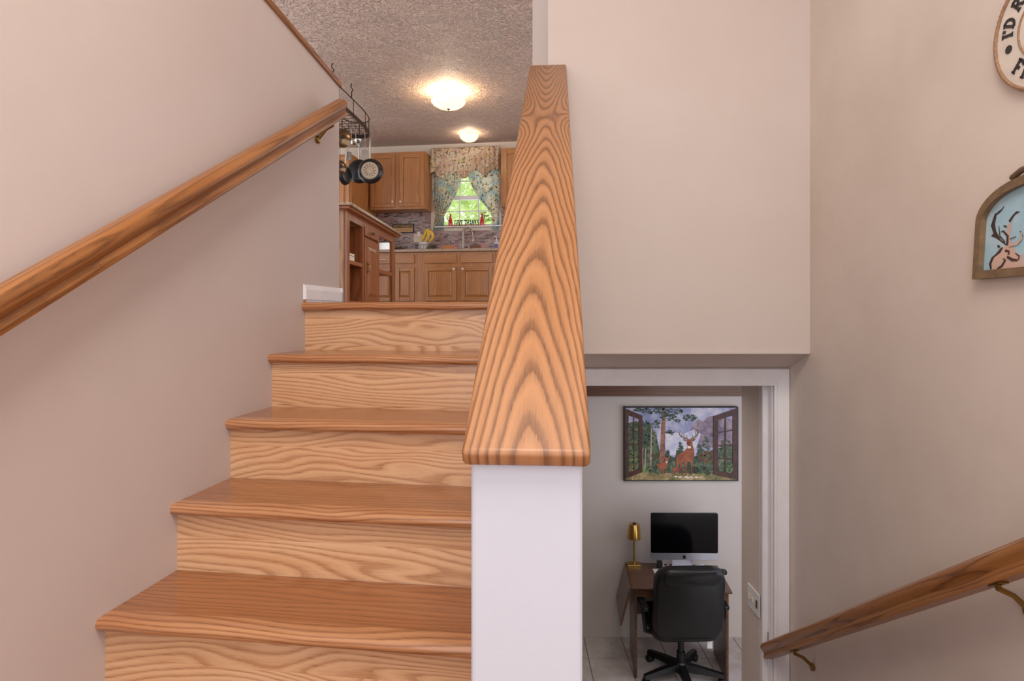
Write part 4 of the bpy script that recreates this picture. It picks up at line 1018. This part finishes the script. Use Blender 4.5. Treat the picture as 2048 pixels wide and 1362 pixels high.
PM = [prn('print_sky', (96, 106, 160), (214, 208, 220), 4.5, (150, 152, 186)), prn('print_mountain', (92, 76, 104), (168, 150, 156), 12), prn('print_forest', (30, 48, 34), (120, 126, 96), 26, (66, 84, 58)),
      prn('print_ground', (84, 92, 48), (196, 168, 120), 18, (140, 124, 78)), prn('print_trunk', (112, 66, 54), (178, 124, 98), 40), prn('print_needles', (26, 44, 44), (74, 98, 74), 50),
      prn('print_red_bush', (122, 54, 30), (188, 92, 48), 40, (70, 74, 40)), prn('print_deer', (116, 54, 30), (178, 100, 62), 14), prn('print_antler', (88, 60, 42), (150, 116, 86), 30),
      prn('print_shutter', (52, 26, 22), (90, 48, 34), 30), prn('print_pale', (226, 206, 190), (244, 230, 214), 20), prn('print_meadow', (72, 112, 52), (140, 164, 96), 20), prn('print_dark', (24, 22, 20), (52, 40, 32), 30), prn('print_birch', (196, 182, 164), (150, 128, 108), 40), prn('print_cloud', (170, 172, 204), (224, 220, 226), 9)]
mb = MB(); lay = [0]
def poly_(mat, pts, step=1):
    lay[0] += step; mb.cur = mat; mb.face([pp(a, b_, lay[0]) for a, b_ in pts])
def brush(mat, cx, cy, rx, ry, n, s, seed, flat=.5):
    lay[0] += 1; mb.cur = mat; r = random.Random(seed)
    for i in range(n):
        a = r.random() * 6.283; q = math.sqrt(r.random()); x = cx + rx * q * math.cos(a); y = cy + ry * q * math.sin(a); t = r.random() * 3.14; L = s * (.6 + r.random() * .8)
        dx, dy = math.cos(t) * L, math.sin(t) * L * flat; lv = lay[0] + (i % 7) * .12
        mb.face([pp(max(150, min(1740, u)), max(186, min(1212, v)), lv) for u, v in ((x - dx, y - dy), (x + dy * .6, y - dx * .4), (x + dx, y + dy), (x - dy * .6, y + dx * .4))])
    lay[0] += 1
def limb(mat, pts, ws):
    lay[0] += 1; mb.cur = mat; Lp = []; Rp = []
    for i, p in enumerate(pts):
        a = pts[max(i - 1, 0)]; b_ = pts[min(i + 1, len(pts) - 1)]; L = math.hypot(b_[0] - a[0], b_[1] - a[1]) or 1; nx, ny = -(b_[1] - a[1]) / L, (b_[0] - a[0]) / L
        wdt = ws[i] if isinstance(ws, (list, tuple)) else ws; Lp.append((p[0] + nx * wdt, p[1] + ny * wdt)); Rp.append((p[0] - nx * wdt, p[1] - ny * wdt))
    for i in range(len(pts) - 1): mb.face([pp(*q, lay[0]) for q in (Lp[i], Lp[i + 1], Rp[i + 1], Rp[i])])
poly_(0, [(138, 1222), (1755, 1222), (1755, 186), (138, 186)])
poly_(1, [(1000, 620), (1120, 420), (1200, 340), (1250, 390), (1330, 320), (1420, 300), (1755, 380), (1755, 760), (1100, 760)])
poly_(14, [(720, 560), (860, 540), (980, 560), (1120, 500), (1230, 560), (1160, 760), (1000, 860), (720, 860)])
poly_(2, [(138, 1150), (138, 420), (300, 380), (420, 420), (520, 430), (600, 640), (640, 820), (860, 900), (880, 780), (1000, 860), (1160, 880), (1420, 780), (1755, 700), (1755, 1150)])
brush(2, 470, 640, 120, 240, 90, 38, 5); brush(5, 430, 560, 70, 200, 50, 36, 6); brush(11, 470, 1050, 100, 60, 30, 26, 7)
for x in (520, 440, 400): limb(13, [(x, 480 if x > 500 else 760), (x - 6, 800), (x - 14, 1060)], [7, 11, 14] if x > 500 else [4, 7, 8])
poly_(3, [(138, 1222), (138, 1150), (400, 1090), (600, 1130), (900, 1110), (1200, 1130), (1420, 1120), (1755, 1150), (1755, 1222)])
limb(4, [(705, 186), (690, 420), (680, 700), (672, 990)], [26, 30, 33, 40])
for (cx, cy, rx, ry, n) in ((520, 230, 140, 50, 60), (800, 250, 200, 60, 90), (1060, 330, 100, 50, 50), (760, 330, 120, 40, 40), (600, 420, 60, 60, 25), (800, 540, 70, 30, 22), (900, 380, 50, 25, 15), (340, 220, 70, 30, 25)): brush(5, cx, cy, rx, ry, n, 26, cx)
def spruce(cx, top_, bot, wd, seed):
    for k in range(6):
        y = top_ + (bot - top_) * (k + .2) / 6; brush(5, cx, y + 20, wd * (k + 1) / 6, (bot - top_) / 10, 8 + 4 * k, 24, seed + k)
spruce(935, 670, 900, 70, 11); spruce(1300, 580, 950, 120, 31); spruce(1210, 700, 900, 60, 51); spruce(750, 780, 960, 50, 71)
brush(6, 1300, 890, 120, 90, 90, 24, 41); brush(6, 570, 880, 50, 50, 26, 20, 43); brush(2, 1180, 1040, 120, 90, 70, 26, 44); brush(12, 1120, 1080, 80, 50, 20, 26, 45); brush(2, 540, 1040, 80, 60, 40, 24, 46); brush(11, 440, 1090, 60, 30, 20, 22, 47); brush(2, 1330, 1080, 90, 60, 45, 22, 48)
brush(10, 1050, 1175, 200, 14, 30, 24, 49, .2)
# stag
for pts, ws in (([(900, 960), (880, 1050), (848, 1150)], [20, 10, 7]), ([(930, 950), (950, 1050), (975, 1150)], [18, 9, 6]), ([(1010, 920), (1014, 1040), (1012, 1155)], [22, 11, 8]), ([(1090, 920), (1094, 1040), (1098, 1150)], [22, 10, 8])): limb(7, pts, ws)
poly_(7, [(872, 900), (890, 855), (950, 825), (1000, 800), (1030, 760), (1045, 700), (1100, 690), (1122, 760), (1135, 850), (1120, 920), (1080, 950), (1000, 970), (930, 965), (880, 985), (866, 950)])
poly_(10, [(1030, 730), (1085, 735), (1080, 765), (1035, 768)])
poly_(7, [(1030, 650), (1060, 636), (1095, 645), (1108, 690), (1085, 735), (1045, 735), (1025, 700)]); poly_(12, [(1033, 690), (1056, 690), (1052, 712), (1036, 710)])
poly_(7, [(1030, 662), (990, 630), (975, 642), (1000, 668)]); poly_(7, [(1095, 660), (1130, 625), (1158, 632), (1120, 668)])
for s, pts in ((1, [(1045, 640), (1000, 622), (950, 605), (925, 575), (920, 540)]), (1, [(1085, 640), (1130, 615), (1175, 585), (1192, 545), (1185, 495)])): limb(8, pts, [9, 8, 7, 6, 3])
for pts in ([(990, 618), (985, 545)], [(1025, 630), (1028, 580)], [(950, 604), (962, 545)], [(1110, 625), (1110, 570)], [(1160, 595), (1150, 510)], [(1186, 560), (1165, 500)]): limb(8, pts, [5, 2])
# doe
for pts in ([(620, 1040), (660, 1090), (675, 1140)], [(690, 1050), (685, 1140)], [(715, 1050), (718, 1135)]): limb(7, pts, [10] + [5] * (len(pts) - 1))
poly_(7, [(585, 990), (640, 975), (700, 970), (715, 920), (725, 895), (760, 905), (755, 990), (730, 1050), (680, 1070), (620, 1040)]); poly_(7, [(712, 910), (690, 880), (702, 876), (728, 900)]); poly_(7, [(750, 905), (770, 875), (782, 884), (764, 914)]); poly_(10, [(722, 955), (748, 950), (742, 975), (724, 972)])
poly_(7, [(815, 1050), (860, 1030), (935, 1040), (940, 1080), (900, 1100), (830, 1085)]); limb(7, [(830, 1080), (826, 1130)], 5); limb(7, [(925, 1080), (930, 1130)], 5)
# open shutters printed at both sides
def shutter(o_, i_, yo0, yo1, yi0, yi1, panes):
    xs = lambda t: o_ + (i_ - o_) * t
    yt = lambda t: yo0 + (yi0 - yo0) * t
    ybm = lambda t: yo1 + (yi1 - yo1) * t
    pad = 48
    def lerp(t, s): return (xs(t), yt(t) + (ybm(t) - yt(t)) * s)
    for a, b_, c_, d in ((0, .2, 0, 1), (.8, 1, 0, 1), (.2, .8, 0, .085), (.2, .8, .92, 1), (.47, .53, .08, .93), (.2, .8, .29, .305), (.2, .8, .5, .515), (.2, .8, .71, .725)):
        poly_(9, [lerp(a, c_), lerp(b_, c_), lerp(b_, d), lerp(a, d)], .3)
lay[0] += 1; poly_(0, [(138, 215), (175, 225), (175, 470), (138, 470)])
brush(11, 255, 900, 60, 120, 40, 22, 61); brush(3, 255, 1020, 60, 60, 20, 22, 62); brush(2, 1590, 760, 80, 160, 60, 26, 63); brush(11, 1620, 1050, 70, 60, 30, 22, 64)
shutter(140, 388, 196, 1200, 300, 1105, 4); shutter(1752, 1405, 190, 1215, 312, 1140, 4)
for a, b_, c_, d in ((128, 1764, 178, 190), (128, 1764, 1218, 1234), (128, 146, 178, 1234), (1746, 1764, 178, 1234)): poly_(12, [(a, c_), (b_, c_), (b_, d), (a, d)], .2)
mb.build('print', PM, pc)

# ================================================================== RIGHT WALL PIECES
# round rope-edged sign
ys, _ = FR.px(1988, 100, 0); RADS = .157; zs = (HZ - 103) * (1.67) / FPX
sg = empty('round_sign', sub_frame(FR, 0, ys - RADS - .02, zs), 'round cream sign with rope edge and dark lettering high on the right wall', 'sign')
m = Matrix.Rotation(R(-90), 4, 'Y')
MB().lathe([(0, .001), (RADS - .006, .001), (RADS - .006, .012), (0, .012)], n=64, m=m).build('disc', plain('sign_cream', (214, 200, 186), .6, var=.1, vscale=25), sg)
ROPE = plain('rope', (150, 116, 88), .8, var=.3, vscale=160)
def rope(rad, th):
    n = 160; pts = [(-.012, rad * math.cos(2 * math.pi * k / n), rad * math.sin(2 * math.pi * k / n)) for k in range(n + 1)]
    return MB().tube(pts, [th * (1 + .12 * (k % 2)) for k in range(n + 1)], 7)
rope(RADS - .003, .0055).build('rope_edge', ROPE, sg, smooth=True); rope(.078, .003).build('inner_rope', ROPE, sg, smooth=True)
INKB = plain('ink_black', (48, 42, 40), .6)
mb = MB()
def ring_text(text, a_start, rad, height, flip):
    """angles measured on the wall as seen: 0 = towards the camera side (right), 90 = up; clockwise text"""
    adv = [GLYPH[c][2] for c in text]; a = a_start
    for ch in text:
        wdt = GLYPH[ch][2] * height
        da = math.degrees((wdt) / (rad + (0 if flip else height * .4))) * 1.02
        am = a - da / 2 if not flip else a + da / 2
        def fn(p, q, d, am=am, wdt=wdt):
            th = R(am); p_ = p - wdt / 2
            if not flip: cx_, cy_ = rad * math.cos(th), rad * math.sin(th); tx, ty, ux_, uy_ = math.sin(th), -math.cos(th), math.cos(th), math.sin(th)
            else: cx_, cy_ = (rad + height) * math.cos(th), (rad + height) * math.sin(th); tx, ty, ux_, uy_ = -math.sin(th), math.cos(th), -math.cos(th), -math.sin(th)
            sx, sy = cx_ + tx * p_ + ux_ * q, cy_ + ty * p_ + uy_ * q
            return (-.0122 - d, -sx, sy)
        mbl = MB(); strokes(mbl, ch, fn, height, wid=.22, d1=.0012)
        if mbl.v: mbl.build('letter', INKB, sg)
        a = a - da if not flip else a + da
ring_text("I'D RATHER BE", 176, .097, .036, False)
ring_text('FISHING', 217, .093, .038, True)
for a in (191, -11):
    MB().prism(arc(.112 * math.cos(R(a)), .112 * math.sin(R(a)), .011, .011, 0, 330, 11), lambda p, q: (-.0122, -p, q), lambda p, q: (-.0134, -p, q)).build('dot', INKB, sg)
# arched deer plaque
ya_, za_ = FR.px(1951, 559, -.012); PWD = .40
pq = empty('arched_plaque', sub_frame(FR, 0, ya_ - PWD / 2, za_), 'arched plaque with brown frame and a deer on pale blue hanging on the right wall', 'plaque')
FRM = plain('plaque_brown', (122, 96, 68), .55, var=.2, vscale=40)
def arch(wd, base, spring, rise, inset=0, n=24):
    h = wd / 2 - inset
    return [(-h * 1.0, base + inset), (h, base + inset)] + [((h * .94) * math.cos(R(180 * k / n)), spring + (rise - inset) * math.sin(R(180 * k / n))) for k in range(n + 1)]
zsp = .150; rs = .102
out = arch(PWD, 0, zsp, rs); inn = arch(PWD, 0, zsp, rs, .022)
n = len(out); mbf = MB()
rr_ = [[(-.001, -p, q) for p, q in out], [(-.022, -p, q) for p, q in out], [(-.022, -p, q) for p, q in inn], [(-.001, -p, q) for p, q in inn]]
for a, b_ in zip(rr_, rr_[1:]):
    base = len(mbf.v); mbf.v += a + b_
    for j in range(n):
        k = (j + 1) % n; mbf.f.append((base + j, base + k, base + n + k, base + n + j)); mbf.mi.append(0)
mbf.build('frame', FRM, pq)
BLUEP = NT('plaque_blue'); nn = BLUEP.noise(BLUEP.coord(), 14, 3); BLUEP.set('Base Color', BLUEP.ramp(nn, [(.3, lin((150, 192, 208))), (.7, lin((184, 206, 212)))])); BLUEP.set('Roughness', .5)
MB().prism(inn, lambda p, q: (-.0005, -p, q), lambda p, q: (-.006, -p, q)).build('blue_panel', BLUEP.m, pq)
# deer print: pixel outline on the plaque panel
DTAN = plain('deer_tan', (206, 172, 154), .6); DINK = plain('deer_ink', (66, 46, 44), .6)
lp_ = [0]
def dp(zx, zy):                                  # crop pixel (720x1362 of 148x280 at 1900,320) -> local
    y, z = FR.px(1900 + zx * 148 / 720, 320 + zy * 280 / 1362, -.006); return y - (ya_ - PWD / 2), z - za_
mbt, mbi = MB(), MB()
def dface(b_, pts):
    lp_[0] += 1; b_.face([(-.0062 - lp_[0] * .00012, *dp(*p)) for p in pts])
def dlimb(b_, pts, ws):
    lp_[0] += 1
    P = [dp(*p) for p in pts]; L2 = []; R2 = []
    for i, p in enumerate(P):
        a = P[max(i - 1, 0)]; c_ = P[min(i + 1, len(P) - 1)]; L = math.hypot(c_[0] - a[0], c_[1] - a[1]) or 1; nx, ny = -(c_[1] - a[1]) / L, (c_[0] - a[0]) / L
        wd = ws[i] if isinstance(ws, (list, tuple)) else ws; L2.append((p[0] + nx * wd, p[1] + ny * wd)); R2.append((p[0] - nx * wd, p[1] - ny * wd))
    for i in range(len(P) - 1): b_.face([(-.0062 - lp_[0] * .00012, *q) for q in (L2[i], L2[i + 1], R2[i + 1], R2[i])])
dface(mbt, [(392, 1064), (385, 1010), (410, 950), (470, 905), (505, 850), (560, 835), (620, 845), (650, 900), (680, 925), (712, 912), (715, 1062)])
dface(mbt, [(560, 840), (548, 740), (560, 640), (600, 600), (588, 740), (600, 820)])
dface(mbi, [(392, 1064), (380, 1010), (405, 950), (445, 915), (500, 850), (520, 850), (495, 900), (430, 950), (405, 1010), (408, 1064)])
dface(mbi, [(400, 640), (425, 560), (440, 520), (495, 500), (455, 540), (440, 620), (450, 690), (500, 780), (560, 825), (545, 830), (450, 760), (400, 740), (425, 715)])
for pts, ws in (([(470, 515), (510, 480), (528, 448)], [.0035, .002, .001]), ([(580, 600), (620, 540), (655, 500)], [.004, .003, .002]), ([(640, 520), (680, 500)], [.003, .0012]), ([(560, 830), (565, 740), (520, 690), (500, 700)], [.004, .0035, .0025, .001]),
                ([(525, 640), (555, 650)], [.0015, .003]), ([(480, 640), (490, 740), (540, 800)], [.001, .002, .002]), ([(540, 880), (580, 890), (575, 920)], .003), ([(560, 940), (610, 970), (665, 975)], [.003, .004, .002]), ([(640, 905), (680, 935), (670, 970)], [.001, .002, .002]),
                ([(520, 960), (545, 970), (510, 1030), (465, 1060)], [.002, .003, .003, .002]), ([(470, 830), (490, 850)], .003), ([(600, 830), (680, 800), (712, 740), (690, 690)], .0016), ([(590, 770), (650, 745)], .0012)): dlimb(mbi, pts, ws)
for pts, ws in (([(575, 830), (660, 812), (705, 760), (700, 700)], [.004, .004, .003, .002]),): dlimb(mbt, pts, ws)
mbt.build('deer_body', DTAN, pq); mbi.build('deer_lines', DINK, pq)
# twig ornament at the crown of the arch
mb = MB()
ztop = zsp + rs
mb.tube([(-.012, .07, ztop + .002), (-.016, .035, ztop + .014), (-.016, .0, ztop + .018), (-.016, -.035, ztop + .014), (-.012, -.07, ztop + .002)], .008, 7)
mb.build('crest', plain('crest_bronze', (104, 80, 60), .5), pq, smooth=True)

# ================================================================== OUTSIDE: trees beyond the window
def tree(x, y, z0, h, rad, seed, label):
    r = random.Random(seed); o = empty('leafy_tree', sub_frame(FB, x, y, z0), label, 'tree', 'trees outside the window')
    MB().tube([(0, 0, 0), (.05, 0, h * .4), (0, .05, h * .8)], [.16, .12, .05], 10).build('trunk', BEAM, o, smooth=True)
    v, f = [], []
    for i in range(3400):
        d = Vector((r.gauss(0, 1), r.gauss(0, 1), r.gauss(0, 1))).normalized() * rad * r.random() ** .4
        c_ = d + Vector((0, 0, h * .68)); a = Vector((r.uniform(-1, 1), r.uniform(-1, 1), r.uniform(-1, 1))).normalized(); b_ = a.orthogonal().normalized(); L = r.uniform(.07, .15)
        n0 = len(v); v += [tuple(c_ - a * L), tuple(c_ + b_ * L * .5), tuple(c_ + a * L), tuple(c_ - b_ * L * .5)]; f.append((n0, n0 + 1, n0 + 2, n0 + 3))
    me = bpy.data.meshes.new('foliage'); me.from_pydata(v, [], f); me.materials.append(LEAF)
    q = bpy.data.objects.new('foliage', me); COL.objects.link(q); q.parent = o; q['kind'] = 'stuff'
tree(-.9, 6.5, -2.6, 7.2, 2.3, 1, 'leafy green tree filling the left of the kitchen window view'); tree(4.3, 7.6, -2.6, 7.6, 2.5, 2, 'leafy green tree filling the right of the kitchen window view')
